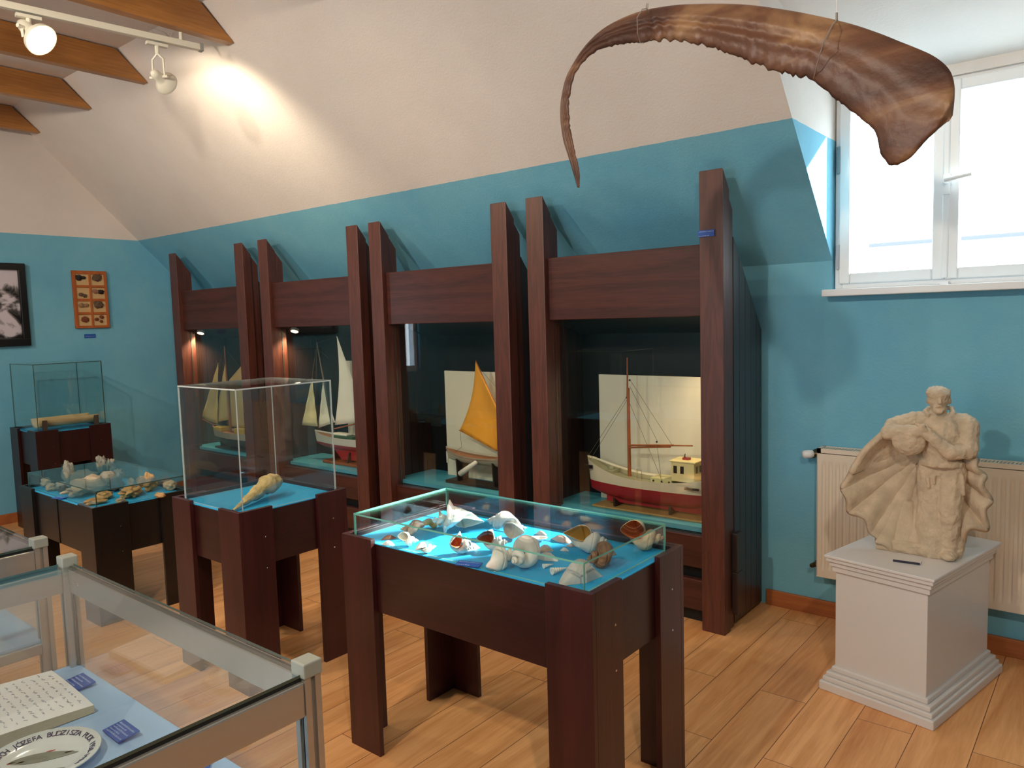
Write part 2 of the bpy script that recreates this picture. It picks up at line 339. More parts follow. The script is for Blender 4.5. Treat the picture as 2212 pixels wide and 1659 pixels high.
# ---- window_1 : two white sashes in the dormer
def frame(mb, x0, x1, z0, z1, w, y0, y1, m=0):
    mb.box(x0, y0, z0, x0+w, y1, z1, m); mb.box(x1-w, y0, z0, x1, y1, z1, m); mb.box(x0+w, y0, z0, x1-w, y1, z0+w, m); mb.box(x0+w, y0, z1-w, x1-w, y1, z1, m)
wn = MB(); frame(wn, DX0+.006, DX1-.006, WZ0, WZ1+.02, .035, YW, YW+.09); 
sashes = [(-1.142, -.675), (-.672, -.168)]
win = struct(wn.build('window_1', PVC, bevel=.004))
for k, (a, b) in enumerate(sashes):
    f = MB(); frame(f, a, b, WZ0+.025, WZ1-.01, .052, YW-.018, YW+.06); 
    f.box(b-.012, YW-.026, WZ0+.03, b+.016, YW-.012, WZ1-.015)
    sh = f.build('sash', PVC, win, bevel=.006)
    g = MB().pane(a+.05, YW+.02, WZ0+.075, b-.05, YW+.026, WZ1-.06).build('glass_pane', [GW, PVC], sh)
    if k < 1:
        h = MB(); h.box(a-.012, YW-.022, 2.27, a+.004, YW-.006, 2.40); h.box(a-.012, YW-.022, 1.80, a+.004, YW-.006, 1.92); h.build('hinge', mat('grey_hinge', (130, 132, 136), .3, metal=.6), sh)
        h = MB(); h.box(-.684, YW-.034, 2.11, -.654, YW-.024, 2.20); h.tube([(-.67, YW-.03, 2.165), (-.67, YW-.075, 2.165)], .009)
        h.tube([(-.67, YW-.075, 2.165), (-.62, YW-.08, 2.172), (-.565, YW-.075, 2.18)], [.011, .010, .009]); h.build('handle', PVC, sh, smooth=True, angle=40)
struct_s = MB().box(DX0-.025, YB-.085, WZ0-.036, DX1+.03, YW+.02, WZ0-.002).build('window_sill', PVC, win, bevel=.004)
MB().box(-.69, YW-.03, WZ0-.012, -.655, YW-.012, WZ0+.014).build('latch_plate', PVC, win)
# window_2 end wall (seen only as a reflection), window_fill an unseen window added behind the camera for fill light
w2 = MB()
for a in ((.1, .95, .16, 2.3), (.50, .95, .56, 2.3), (.16, .95, .50, 1.02), (.16, 2.24, .50, 2.3)): w2.box(XL-.12, a[0], a[1], XL-.05, a[2], a[3])
struct(w2.build('window_2', PVC))
w3 = MB(); frame(w3, -3.3, -1.1, 1.1, 2.4, .06, YF-.12, YF-.05); w3.box(-2.24, YF-.12, 1.1, -2.16, YF-.05, 2.4); struct(w3.build('window_fill', PVC))

# ---- neighbour house seen bright through the window
nb = thing('neighbour_house', (0, 13, 0), 'pale house with ridged roof tiles just visible through the bright window', 'house')
MB().box(-3.05, 13, -3, 5.7, 16, 2.62).build('wall', mat('pale_render', (238, 236, 232), .9), nb)
t = MB()
t.grid(lambda u, v: (-3.15+9*u, 12.72+3.4*v, 2.62+1.9*v+.035*abs(math.sin(u*PI*44))), 528, 3); t.build('roof_tiles', mat('weathered_tile', (214, 206, 200), .8), nb)
MB().tube([(-3.15, 12.66, 2.56), (5.85, 12.66, 2.56)], .032, 10).build('gutter', mat('grey_gutter', (96, 96, 102), .5), nb)

# ================================================================ CEILING BEAMS
beams = [(-3.155, 'pine ceiling beam whose tip shows at the top edge of the photo'),
         (-4.137, 'amber-brown pine ceiling beam nearest above the white light rail'),
         (-5.21, 'golden yellow lamp-lit pine ceiling beam behind the lit spotlight'),
         (-6.10, 'orange-brown pine ceiling beam with a dark knot, third from the rail'),
         (-7.11, 'dark red-brown ceiling beam closest to the end wall')]
for x, lab in beams:
    zb, zt = 3.26, 3.438; yb = YB-(zb-ZK)-.004; yt = YB-(zt-ZK)-.03
    o = MB().prism([(YF+.01, zb), (yb, zb), (yt, zt), (YF+.01, zt)], 0, x-.065, x).build('ceiling_beam', BEAM, bevel=.003)
    tag(o, lab, 'beam', 'pine beams under the ceiling')

# ================================================================ TRACK LIGHTS
tr = MB(); A = Vector((-4.455, .45, 3.2)); B = Vector((-4.19, 2.385, 3.2)); dr = (B-A).normalized(); sd_ = Vector((dr.y, -dr.x, 0))
def bar(mb, a, b, w, h, m=0):
    a, b = Vector(a), Vector(b); d = (b-a).normalized(); s_ = Vector((d.y, -d.x, 0)).normalized()*w/2; u = Vector((0, 0, h/2))
    mb.hexa([a-s_-u, a+s_-u, b+s_-u, b-s_-u, a-s_+u, a+s_+u, b+s_+u, b-s_+u], m)
rail = thing('track_rail', tuple(B), 'white metal light rail hanging below the pine beams', 'light rail')
bar(tr, A, B, .036, .034); tr.build('rail', LAMPW, rail, bevel=.003)
x = MB(); bar(x, B-dr*.0, B+dr*.018, .04, .04); x.build('end_cap', mat('grey_end_cap', (150, 150, 148), .5), rail)
for q in (.10, 1.2):
    p = B-dr*q; MB().tube([p, p+Vector((0, 0, .065))], .011).build('hanger', LAMPW, rail, smooth=True, angle=50)
for q in (.22,):
    p = B-dr*q; MB().tube([p+Vector((0, 0, .0)), p+Vector((.0, -.06, .05)), p+Vector((.02, .02, .035)), p+Vector((0, .07, .02)), p+Vector((0, .085, .06))], .002, 6).build('cable', mat('grey_cable', (150, 145, 135), .5), rail)
def spotlight(name, P, yaw_dir, down, sc, label, power, lit=True, size=80, drop=.135):
    t = thing(name, tuple(P), label, 'spotlight', 'spotlights on the white rail')
    u = Vector((0, 0, 1)); piv = P-u*drop*sc
    m = MB(); bar(m, P-dr*.055-u*.025, P+dr*.055-u*.025, .03, .016); m.tube([P-u*.02, P-u*.075*sc], [.012, .012]); m.build('adapter', LAMPW, t, smooth=True, angle=40)
    d = Vector(yaw_dir).normalized(); sp_ = Vector((-d.y, d.x, 0)).normalized()
    ax = (d*math.cos(math.radians(down))-u*math.sin(math.radians(down))).normalized()
    m = MB()
    for s_ in (-1, 1): m.tube([P-u*.07*sc, P-u*.085*sc+sp_*s_*.012, P-u*.105*sc+sp_*s_*.034*sc, piv+sp_*s_*.036*sc], .006*sc, 6)
    m.build('yoke', LAMPW, t)
    m = MB(); m.tube([piv-sp_*.055*sc, piv+sp_*.055*sc], .008*sc, 8); m.build('knob', LAMPW, t, smooth=True, angle=50)
    c = piv-ax*.03*sc
    m = MB(); m.lathe([(.002, -.028*sc), (.016*sc, -.022*sc), (.026*sc, 0), (.027*sc, .045*sc), (.034*sc, .052*sc), (.062*sc, .085*sc), (.064*sc, .102*sc), (.058*sc, .1*sc), (.03*sc, .06*sc)], c, ax, 28)
    m.build('lamp_housing', LAMPW, t, smooth=True, angle=60)
    e = c+ax*.088*sc
    MB().ball(e-ax*(.016 if drop < .1 else .022)*sc, .038*sc if drop < .1 else .026*sc).build('bulb', BULB if lit else PVC, t, smooth=True)
    if power: spot('lamp_beam', e+ax*.06*sc, e+ax, power, size, .8, parent=t, radius=.04)
    return t
lp2 = B-dr*.235; lp1 = B-dr*.845
spotlight('track_spotlight', lp2+Vector((0, 0, -.01)), (-.45, .85, 0), 14, 1.0, 'cream spotlight at the rail end, aimed down at the sloping wall, bulb hidden', 34, size=120, drop=.20)
spotlight('track_spotlight', lp1+Vector((0, 0, -.01)), (.75, .35, 0), 40, 1.25, 'cream spotlight with a glaring lit bulb, hung near the top left corner', 45, size=110, drop=.07)
# unseen spotlights added behind and above the viewer as fill light
for (x, y, tx, ty, tz, e) in ((-4.9, -.6, -6.6, 2.6, 1.0, 150), (-1.6, -.7, -2.2, 3.2, .8, 150), (.6, -.3, -.6, 3.0, .3, 130), (-3.3, .1, -4.6, 3.3, 1.1, 130)):
    P = Vector((x, y, 3.2)); t = thing('fill_spotlight', tuple(P), 'cream fill spotlight added out of view behind the viewer', 'spotlight', 'fill spotlights added behind the viewer')
    ax = (Vector((tx, ty, tz))-P).normalized()
    MB().lathe([(.01, -.05), (.027, 0), (.03, .04), (.062, .09), (.064, .11), (.05, .1)], P, ax, 20).build('lamp_housing', LAMPW, t, smooth=True, angle=60)
    MB().tube([P, P+Vector((0, 0, .22))], .01).build('stem', LAMPW, t)
    MB().ball(P+ax*.085, .04).build('bulb', BULB, t, smooth=True)
    spot('lamp_beam', P+ax*.15, (tx, ty, tz), e, 110, .8, parent=t, radius=.05, color=(1, .86, .68))

# ================================================================ WHALE BONE
def resample(pts, n):
    P = [Vector(p) for p in pts]; L = [0]
    for a, b in zip(P, P[1:]): L.append(L[-1]+(b-a).length)
    out = []; k = 0
    for i in range(n+1):
        t = L[-1]*i/n
        while k < len(L)-2 and L[k+1] < t: k += 1
        s_ = (t-L[k])/max(1e-9, L[k+1]-L[k]); a = P[max(k-1, 0)]; b = P[k]; c = P[k+1]; d = P[min(k+2, len(P)-1)]
        out.append(.5*((2*b)+(c-a)*s_+(2*a-5*b+4*c-d)*s_*s_+(3*b-a-3*c+d)*s_**3))
    return out
pairs = [((1247, 405), (1252, 404)), ((1240, 380), (1252, 372)), ((1228, 340), (1243, 330)), ((1216, 300), (1234, 285)), ((1210, 240), (1229, 232)), ((1219, 180), (1238, 172)),
         ((1238, 138), (1258, 136)), ((1268, 95), (1290, 110)), ((1310, 58), (1330, 97)), ((1375, 27), (1385, 92)), ((1450, 12), (1440, 87)), ((1530, 8), (1500, 94)), ((1610, 10), (1565, 112)),
         ((1690, 20), (1625, 136)), ((1770, 35), (1690, 158)), ((1840, 52), (1752, 173)), ((1900, 72), (1805, 214)), ((1945, 90), (1862, 258)), ((1985, 106), (1890, 285)), ((2015, 120), (1902, 330)),
         ((2040, 138), (1924, 357)), ((2055, 158), (1962, 345)), ((2062, 185), (2005, 300)), ((2062, 215), (2040, 268)), ((2058, 250), (2050, 262))]
yb_ = 2.2
top = resample([at(p[0][0], p[0][1], Y=yb_+.10*(1-i/24)) for i, p in enumerate(pairs)], 220)
bot = resample([at(p[1][0], p[1][1], Y=yb_-.02+.10*(1-i/24)) for i, p in enumerate(pairs)], 220)
NV = 28
def bone_pt(u, w):
    i = min(220, int(round(u*220))); a, b = top[i], bot[i]; v = w*2 if w <= .5 else 2-w*2; side = -1 if w <= .5 else 1
    jag = .013*(1 if u < .72 else .35)*(noise.noise(Vector((u*90, 3, 0))) + .7*noise.noise(Vector((u*240, 9, 0))))*min(1, u*6)
    p = a.lerp(b, v*(1+jag/max(.03, (b-a).length)))
    wd_ = (b-a).length; th = min(.030, wd_*.28)*math.sin(PI*min(1, max(0, v)))**.55
    gro = .0055*math.cos(v*20+2*noise.noise(Vector((u*3, 1, 0))))*math.sin(PI*v)*(1 if u < .72 else .4) + .004*(1 if u < .7 else .45)*noise.noise(Vector((u*22, v*5, side)))+.0025*(1 if u < .7 else .5)*noise.noise(Vector((u*70, v*12, side)))
    return p + Vector((.3, -1, 0)).normalized()*(-side)*(th+gro*min(1, wd_*12)*math.sin(PI*v)) 
def bonemat():
    m, nt, p = base('old_whalebone'); N = nt.nodes.new; L = nt.links.new
    tc = N('ShaderNodeTexCoord'); mp = N('ShaderNodeMapping'); mp.inputs['Rotation'].default_value = (0, .12, 0); mp.inputs['Scale'].default_value = (1.0, 1, 3); L(tc.outputs['Object'], mp.inputs[0])
    n = N('ShaderNodeTexNoise'); n.inputs['Scale'].default_value = 2.4; n.inputs['Detail'].default_value = 7; n.inputs['Distortion'].default_value = .9; L(mp.outputs[0], n.inputs['Vector'])
    cr = N('ShaderNodeValToRGB'); e = cr.color_ramp.elements; e[0].position = .32; e[0].color = (*lin((62, 36, 28)), 1); e[1].position = .74; e[1].color = (*lin((184, 146, 104)), 1)
    k = cr.color_ramp.elements.new(.53); k.color = (*lin((108, 70, 50)), 1); L(n.outputs[0], cr.inputs[0]); L(cr.outputs[0], p.inputs['Base Color'])
    sx = N('ShaderNodeSeparateXYZ'); L(tc.outputs['Object'], sx.inputs[0]); p.inputs['Roughness'].default_value = .48; p.inputs['Coat Weight'].default_value = .12; p.inputs['Coat Roughness'].default_value = .35
    n2 = N('ShaderNodeTexNoise'); n2.inputs['Scale'].default_value = 45; n2.inputs['Detail'].default_value = 5; L(tc.outputs['Object'], n2.inputs['Vector'])
    b = N('ShaderNodeBump'); b.inputs['Strength'].default_value = .5; b.inputs['Distance'].default_value = .006; L(n2.outputs[0], b.inputs['Height']); L(b.outputs[0], p.inputs['Normal']); return m
BONEM = bonemat()
bone = thing('whale_bone', (-.9, 2.2, 2.0), 'long curved brown whale bone hanging on wires below the ceiling', 'bone')
m = MB(); m.grid(bone_pt, 220, NV*2); bo = m.build('bone_body', BONEM, bone, smooth=True)
wire = mat('steel_wire', (200, 196, 188), .3, metal=.8)
for (pa, pb, pt) in (((1397, 19), (1383, 93), (1399, 8)), ((1807, 44), (1757, 174), (1807, 28))):
    q = MB(); a = at(*pa, Y=yb_+.02); b = at(*pb, Y=yb_+.02); f = Vector((.02, -.075, 0))
    q.tube([a, a.lerp(b, .15)+f*.55, a.lerp(b, .5)+f, a.lerp(b, .85)+f*.55, b], .0016, 6)
    q.tube([a, a.lerp(b, .5)+Vector((0, .14, 0)), b], .0016, 6); c = at(*pt, Y=yb_+.02); q.tube([a, c], .004, 6); 
    ztop = min(ZC, ZK+YB-c.y) if c.x < DX0 else ZC
    q.tube([c, (c.x, c.y, ztop)], .0007, 5); q.build('hanging_wire', wire, bone)

# ================================================================ DISPLAY CABINETS ALONG THE SLOPE
def cabinet(x0, x1, lab, pw, outer=False, lamp=None):
    t = thing('display_cabinet', ((x0+x1)/2, 3.7, 0), lab, 'display cabinet', 'dark timber display cabinets under the sloping wall')
    PY0, PY1 = 3.46, 3.60
    for a in (x0, x1-pw):
        MB().prism([(PY0, 0), (PY0+.075, 0), (PY0+.075, 2.185), (PY0, 2.28)], 0, a, a+pw).build('post', POST, t, bevel=.004)
        c0, c1 = (a+.012, a+pw-.004) if a == x0 else (a+.004, a+pw-.012)
        MB().prism([(PY0+.075, .0), (PY1, 0), (PY1, 2.10), (PY0+.075, 2.18)], 0, c0, c1).build('post_backing', POST, t, bevel=.003)
    xa, xb = x0+pw, x1-pw
    h = MB().box(xa, 3.495, 1.585, xb, 3.545, 1.935).build('header_board', HEAD, t, bevel=.004)
    # sides in planks (outside face of each side wall)
    for a, b in ((x0+.01, x0+.032), (x1-.032, x1-.01)):
        s_ = MB(); n = 5; ys = [3.60+.37*i/n for i in range(n+1)]
        for i in range(n):
            y0, y1 = ys[i]+.0015, ys[i+1]-.0015; z = lambda y: 1.97-(y-3.60)*(1.97-1.50)/.37
            s_.prism([(y0, .02), (y1, .02), (y1, z(y1)), (y0, z(y0))], 0, a, b)
        s_.build('side_panel', PLANK, t)
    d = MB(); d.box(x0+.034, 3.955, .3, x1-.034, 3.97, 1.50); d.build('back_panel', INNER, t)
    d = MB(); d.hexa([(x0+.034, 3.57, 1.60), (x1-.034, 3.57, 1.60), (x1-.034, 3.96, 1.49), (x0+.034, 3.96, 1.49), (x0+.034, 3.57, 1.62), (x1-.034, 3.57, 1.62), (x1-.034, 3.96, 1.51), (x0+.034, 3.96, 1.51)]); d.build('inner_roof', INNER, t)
    MB().box(x0+.034, 3.575, .47, x1-.034, 3.953, .495).build('display_floor', BLUEC, t)
    r = MB().box(xa, 3.51, .302, xb, 3.55, .468).build('front_rail', HEAD, t, bevel=.004)
    r = MB().box(xa, 3.51, .078, xb, 3.55, .238).build('front_rail', HEAD, t, bevel=.004)
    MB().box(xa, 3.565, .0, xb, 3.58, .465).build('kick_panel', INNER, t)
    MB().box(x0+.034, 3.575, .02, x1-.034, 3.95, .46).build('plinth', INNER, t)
    g = MB().pane(xa, 3.556, .468, xb, 3.561, 1.59).build('glass_pane', [G, GED], t)
    if outer:
        for z0, z1 in ((.302, .50), (.085, .30)): MB().box(x1, 3.545, z0, x1+.028, 3.62, z1).build('joint_block', PLANK, t, bevel=.003)
    if lamp:
        lx, pwr, tx = lamp; P = Vector((lx, 3.63, 1.555)); ax = Vector((0.15, -.35, -1)).normalized() if lx > -2 else Vector((.25, -.45, -1)).normalized()
        l_ = MB(); l_.lathe([(.012, -.02), (.034, -.012), (.036, .008), (.028, .01), (.026, .004)], P, ax, 20); l_.tube([P, (P.x, P.y+.02, 1.60)], .007)
        lo = l_.build('cabinet_lamp', LAMPW, t, smooth=True, angle=50)
        q = MB(); q.lathe([(.024, .0), (.024, .0065)], P, ax, 18); q.build('bulb', BULBS if pwr else PVC, lo)
        if pwr: spot('lamp_beam', P+ax*.03, (lx+tx, 3.62, .9), pwr, 120, .9, parent=t, radius=.02, color=(1, .72, .42))
    return t
cabinet(-6.83, -5.615, 'first display cabinet from the end wall, holding the yellow-sailed ship', .125, lamp=(-6.66, 30, -.14))
cabinet(-5.395, -4.17, 'second display cabinet from the end wall, holding the white-sailed yacht with red keel', .125, lamp=(-5.20, 20, -.14))
cabinet(-4.055, -2.835, 'third display cabinet, holding the small boat with an ochre sail', .122, lamp=(-2.985, 14, .02))
cabinet(-2.69, -1.508, 'nearest display cabinet, holding the red and white fishing boat, blue label on post', .122, outer=True, lamp=(-1.66, 22, 0))

def label_card(loc, sx, sy, rz, label, name='name_label', tilt=0, lines=2, vertical=None, upside=False):
    """blue card with pale print; flat on a surface (z up) or on a wall (vertical = axis it faces)"""
    t = thing(name, loc, label, 'label', 'blue name labels')
    if vertical == 'y': R = Matrix.Rotation(PI/2, 4, 'X')
    elif vertical == 'x': R = Matrix.Rotation(PI/2, 4, 'Z') @ Matrix.Rotation(PI/2, 4, 'X')
    else: R = Matrix.Rotation(rz, 4, 'Z') @ Matrix.Rotation(tilt, 4, 'X')
    th = .003
    def put(mb, nm, mt):
        mb.v = [tuple((R @ Vector(v).to_4d()).to_3d()+Vector(loc)) for v in mb.v]; return mb.build(nm, mt, t)
    put(MB().box(-sx/2, -sy/2, 0, sx/2, sy/2, th), 'card', LABEL)
    r = MB(); rnd = random.Random(sum(map(ord, label))); rows = lines
    for k in range(rows):
        x = -sx*.44; y = sy*(.30-.62*k/max(1, rows-1)) if rows > 1 else 0; hgt = sy*(.22 if rows < 3 else .12)
        lim = sx*(.44 if k % 2 == 0 else .1)
        while x < lim:
            w = rnd.uniform(.03, .09)*sx
            if k == 0 and x < 0: w *= 1.1
            n = max(1, int(w/(sx*.018)))
            for q in range(n):
                xx = x+q*w/n; hh = hgt*rnd.choice((.55, .55, .8)); s_ = (w/n)*.38
                r.box(xx, y-hgt/2, th, xx+s_, y-hgt/2+hh, th+.0003)
            x += w+sx*.02
    put(r, 'print', INK)
    return t
label_card((-1.592, 3.458, 1.981), .085, .032, 0, 'small blue label screwed to the nearest cabinet post', vertical='y')

# ---- models --------------------------------------------------------------
RED = mat('red_hull_paint', (150, 28, 34), .45); CREAM = mat('cream_hull_paint', (224, 212, 184), .45, var=.04)
SAILW = mat('white_sailcloth', (222, 218, 204), .8, var=.05, scale=6); SAILY = mat('yellowed_sailcloth', (192, 168, 110), .8, var=.1, scale=5)
OCHRE = mat('ochre_sailcloth', (214, 148, 40), .8, var=.06, scale=6); SPAR = wood('spar_wood', (110, 54, 26), (160, 90, 48), 'z', 9, .4)
DECK = wood('deck_wood', (120, 74, 48), (168, 112, 76), 'x', 12, .5); DKW = mat('dark_stand_wood', (40, 26, 22), .5); LINE = mat('thread_rigging', (92, 84, 72), .8)
GREYH = mat('grey_hull_paint', (128, 124, 118), .5, var=.05); GREEN = mat('green_deck_paint', (50, 84, 56), .5)
def two_tone(name, a, b, zl):
    m, nt, p = base(name); N = nt.nodes.new; L = nt.links.new; tc = N('ShaderNodeTexCoord'); sx = N('ShaderNodeSeparateXYZ'); L(tc.outputs['Object'], sx.inputs[0])
    g = N('ShaderNodeMath'); g.operation = 'GREATER_THAN'; g.inputs[1].default_value = zl; L(sx.outputs['Z'], g.inputs[0])
    mx = N('ShaderNodeMix'); mx.data_type = 'RGBA'; L(g.outputs[0], mx.inputs['Factor']); mx.inputs['A'].default_value = (*lin(b), 1); mx.inputs['B'].default_value = (*lin(a), 1)
    L(mx.outputs['Result'], p.inputs['Base Color']); p.inputs['Roughness'].default_value = .42; return m
def hull(mb, x0, x1, yc, B, zk, zs, sheer=.06, wl=None, full=.55, ste=.35):
    """closed hull between x0 (bow) and x1 (stern); materials 0 top sides, 1 below waterline, 2 deck"""
    N_, V = 36, 12
    def half(u):
        if u < .5: return (math.sin(PI*u))**full
        return 1-(1-ste)*((u-.5)/.5)**2.4
    def P(u, v, s_):
        x = x0+(x1-x0)*u; b = B/2*half(u); zt = zs+sheer*(abs(2*u-1)**2.2)*(1 if u < .5 else .55)
        rise = zk+(zs-zk)*.30*abs(2*u-1)**4
        z = rise+(zt-rise)*v; yb = b*(v**.42)*(1 if u > .02 else .1)
        rake = (x1-x0)*.03*(v-1)*(1-u)*(1 if u < .3 else 0)
        return (x-rake*1.0, yc+s_*yb, z)
    wz = wl if wl is not None else -9
    for s_ in (-1, 1):
        mb.grid(lambda u, v: P(u, v, s_), N_, V, mf=lambda u, v: 1 if P(u+.5/N_, v+.5/V, s_)[2] < wz else 0)
    mb.grid(lambda u, v: (P(u, 1, 1)[0], yc+(2*v-1)*B/2*half(u)*(1 if u > .02 else .1)*.97, P(u, 1, 1)[2]-.012), N_, 2, m=2)
    mb.grid(lambda u, v: P(1, v, 2*u-1) if False else (x1, yc+(2*u-1)*B/2*half(1)*(v**.42), P(1, v, 1)[2]), 2, V, mf=lambda u, v: 1 if P(1, v+.5/V, 1)[2] < wz else 0)
def sail(name, pts, parent, m, belly=.02, y0=None, rows=10):
    """three or four cornered sail with a slight belly; pts in x,y,z"""
    P = [Vector(p) for p in pts]
    if len(P) == 3: P = [P[0], P[0]+(P[2]-P[0])*.02, P[2], P[1]]
    mb = MB()
    def f(u, v):
        a = P[0].lerp(P[1], u); b = P[3].lerp(P[2], u); q = a.lerp(b, v); q.y += belly*math.sin(PI*u)*math.sin(PI*v)+.002*math.sin(v*20); return q
    mb.grid(f, rows, 14); o = mb.build(name, m, parent, smooth=True)
    sdm = o.modifiers.new('solid', 'SOLIDIFY'); sdm.thickness = .0018; return o
def lines(parent, segs, r=.0011, name='rigging', m=None):
    mb = MB()
    for a, b in segs: mb.tube([a, b], r, 5)
    return mb.build(name, m or LINE, parent)

# fishing boat (nearest cabinet)
Y0 = 3.72
fb = thing('model_fishing_boat', (-2.05, Y0, .495), 'model fishing boat with cream and red hull, one mast and wheelhouse', 'model boat', 'model ships in the cabinets')
m = MB(); hull(m, -2.475, -1.64, Y0, .21, .545, .69, sheer=.09, wl=.64, full=.5, ste=.6); TT = two_tone('cream_over_red_hull', (228, 216, 190), (160, 26, 34), .64-.495); m.build('hull', [TT, TT, mat('sage_deck', (150, 146, 116), .5)], fb, smooth=True, angle=50)
m = MB(); m.box(-2.34, Y0-.008, .525, -1.66, Y0+.008, .56); m.build('keel', RED, fb)
m = MB(); m.tube([(-2.19, Y0, .66), (-2.19, Y0, .98), (-2.19, Y0, 1.19)], [.011, .010, .008]); m.tube([(-2.196, Y0, 1.13), (-2.193, Y0, 1.362)], [.006, .004]); ms = m.build('mast', SPAR, fb, smooth=True, angle=50)
m = MB(); m.tube([(-2.18, Y0-.012, .865), (-1.90, Y0-.02, .889)], .0055); m.tube([(-2.18, Y0-.012, .852), (-1.92, Y0-.02, .879)], .005); m.tube([(-1.93, Y0-.02, .886), (-1.79, Y0-.02, .896)], .004); m.build('boom', SPAR, fb, smooth=True, angle=50)
wh = MB(); wh.box(-1.90, Y0-.055, .70, -1.765, Y0+.055, .805); wh.box(-1.908, Y0-.062, .805, -1.755, Y0+.062, .815); wo = wh.build('wheelhouse', mat('cream_house_paint', (222, 206, 150), .45), fb, bevel=.003)
w_ = MB()
for a in (-1.885, -1.845): MB().box(a, Y0-.0565, .745, a+.02, Y0-.0535, .785).build('window', BLACK, wo)
for b in (-.035, .012): MB().box(-1.7665, Y0+b, .75, -1.7635, Y0+b+.022, .785).build('window', BLACK, wo)
w_ = MB(); w_.box(-1.85, Y0-.02, .815, -1.815, Y0+.01, .826); w_.build('hatch', RED, wo)
MB().tube([(-1.845, Y0, .815), (-1.845, Y0, .835), (-1.84, Y0-.006, .845)], .003, 6).build('stack', BLACK, wo)
m = MB(); m.box(-2.03, Y0-.05, .665, -1.90, Y0+.05, .705); m.build('deckhouse', mat('cream_green_paint', (196, 190, 140), .5), fb, bevel=.003)
m = MB()
for xx in (-2.01, -1.96, -1.915): MB().lathe([(.006, -.001), (.006, .001)], (xx, Y0-.051, .688), (0, -1, 0), 10).build('porthole', BLACK, fb)
m = MB(); m.box(-2.455, Y0-.062, .715, -2.405, Y0-.052, .735); 
o = m.build('name_board', BLACK, fb); o2 = MB().box(-1.80, Y0-.098, .672, -1.72, Y0-.092, .684).build('name_board', BLACK, fb)
m = MB(); m.box(-2.35, Y0-.045, .67, -2.27, Y0+.045, .715); m.lathe([(.02, 0), (.018, .012), (.004, .02)], (-2.31, Y0, .715), (0, 0, 1), 12); m.build('forward_hatch', mat('sage_paint', (150, 148, 120), .5), fb, bevel=.003)
lines(fb, [((-2.47, Y0, .775), (-2.2, Y0, 1.14)), ((-2.45, Y0-.03, .74), (-2.2, Y0, 1.12)), ((-2.18, Y0, 1.24), (-1.91, Y0-.02, .89)), ((-2.18, Y0, 1.2), (-2.0, Y0-.02, .905)), ((-2.18, Y0, 1.1), (-1.93, Y0-.09, .69)), ((-2.0, Y0-.02, .88), (-1.98, Y0-.02, .70)), ((-2.10, Y0-.07, .69), (-2.10, Y0-.07, .745)), ((-2.07, Y0-.07, .69), (-2.075, Y0-.07, .745))])
m = MB()
for p in ((-2.18, Y0, 1.235), (-2.003, Y0-.02, .90), (-2.20, Y0, 1.135)): MB().ball(p, .006, nu=8, nv=6).build('block', BLACK, fb)
sdn = MB(); sdn.box(-2.40, Y0-.075, .496, -1.70, Y0+.075, .508); so = sdn.build('stand', mat('pale_stand_wood', (166, 132, 80), .5), fb, bevel=.003)
m = MB()
for xx in (-2.27, -1.92): MB().prism([(Y0-.05, .508), (Y0+.05, .508), (Y0+.055, .56), (Y0+.012, .53), (Y0-.012, .53), (Y0-.055, .56)], 0, xx, xx+.014).build('cradle', DKW, so)
def board(x0, x1, y, z1, label): return tag(MB().box(x0, y, .497, x1, y+.012, z1).build('backing_board', CREAMB), label, 'backing board', 'cream cards standing behind the models')
board(-2.475, -1.60, 3.86, 1.25, 'cream backing card behind the red and white fishing boat')
board(-3.77, -3.02, 3.86, 1.245, 'cream backing card behind the ochre-sailed boat')
board(-4.90, -4.25, 3.88, 1.30, 'cream backing card behind the white-sailed yacht')
board(-6.36, -5.75, 3.86, 1.31, 'cream card standing behind the yellow-sailed ship')

# dinghy with ochre sail
Y0 = 3.72
db = thing('model_sailing_dinghy', (-3.4, Y0, .495), 'small model dinghy with a single ochre sail and white leeboard', 'model boat', 'model ships in the cabinets')
m = MB(); hull(m, -3.645, -3.02, Y0, .16, .635, .695, sheer=.04, full=.6, ste=.5); m.build('hull', [mat('weathered_white_hull', (176, 168, 150), .5, var=.1), CREAM, DECK], db, smooth=True, angle=50)
sail('sail', [(-3.345, Y0, 1.325), (-3.505, Y0, .853), (-3.195, Y0, .742), (-3.14, Y0, .98)][:1]+[(-3.505, Y0-.02, .853), (-3.17, Y0-.01, .735)], db, OCHRE, .03) if False else None
def quad_sail(name, P, parent, m, belly=.02):
    P = [Vector(p) for p in P]; mb = MB()      # peak, clew, tack, throat
    def f(u, v):
        q = P[0].lerp(P[3], u).lerp(P[1].lerp(P[2], u), v); q.y += belly*math.sin(PI*u)*math.sin(PI*v)+.0015*math.sin(u*26)
        q += (P[2]-P[1])*(.10*math.sin(PI*v)*(1-u)); return q
    mb.grid(f, 12, 16); o = mb.build(name, m, parent, smooth=True); o.modifiers.new('solid', 'SOLIDIFY').thickness = .0018; return o
quad_sail('sail', [(-3.342, Y0, 1.322), (-3.508, Y0, .852), (-3.18, Y0, .738), (-3.15, Y0, .99)], db, OCHRE)
m = MB(); m.tube([(-3.13, Y0+.006, .66), (-3.14, Y0+.006, 1.12)], [.008, .005]); m.build('mast', SPAR, db)
m = MB(); m.tube([(-3.345, Y0+.004, 1.33), (-3.135, Y0+.004, .96)], .0035, 6); m.build('gaff', SPAR, db)
m = MB(); m.tube([(-3.515, Y0+.002, .855), (-3.15, Y0+.002, .735)], .0035, 6); m.build('boom', SPAR, db)
lines(db, [((-3.505, Y0, .85), (-3.495, Y0, .74)), ((-3.495, Y0, .74), (-3.56, Y0, .70)), ((-3.30, Y0, 1.27), (-3.1, Y0, 1.1))])
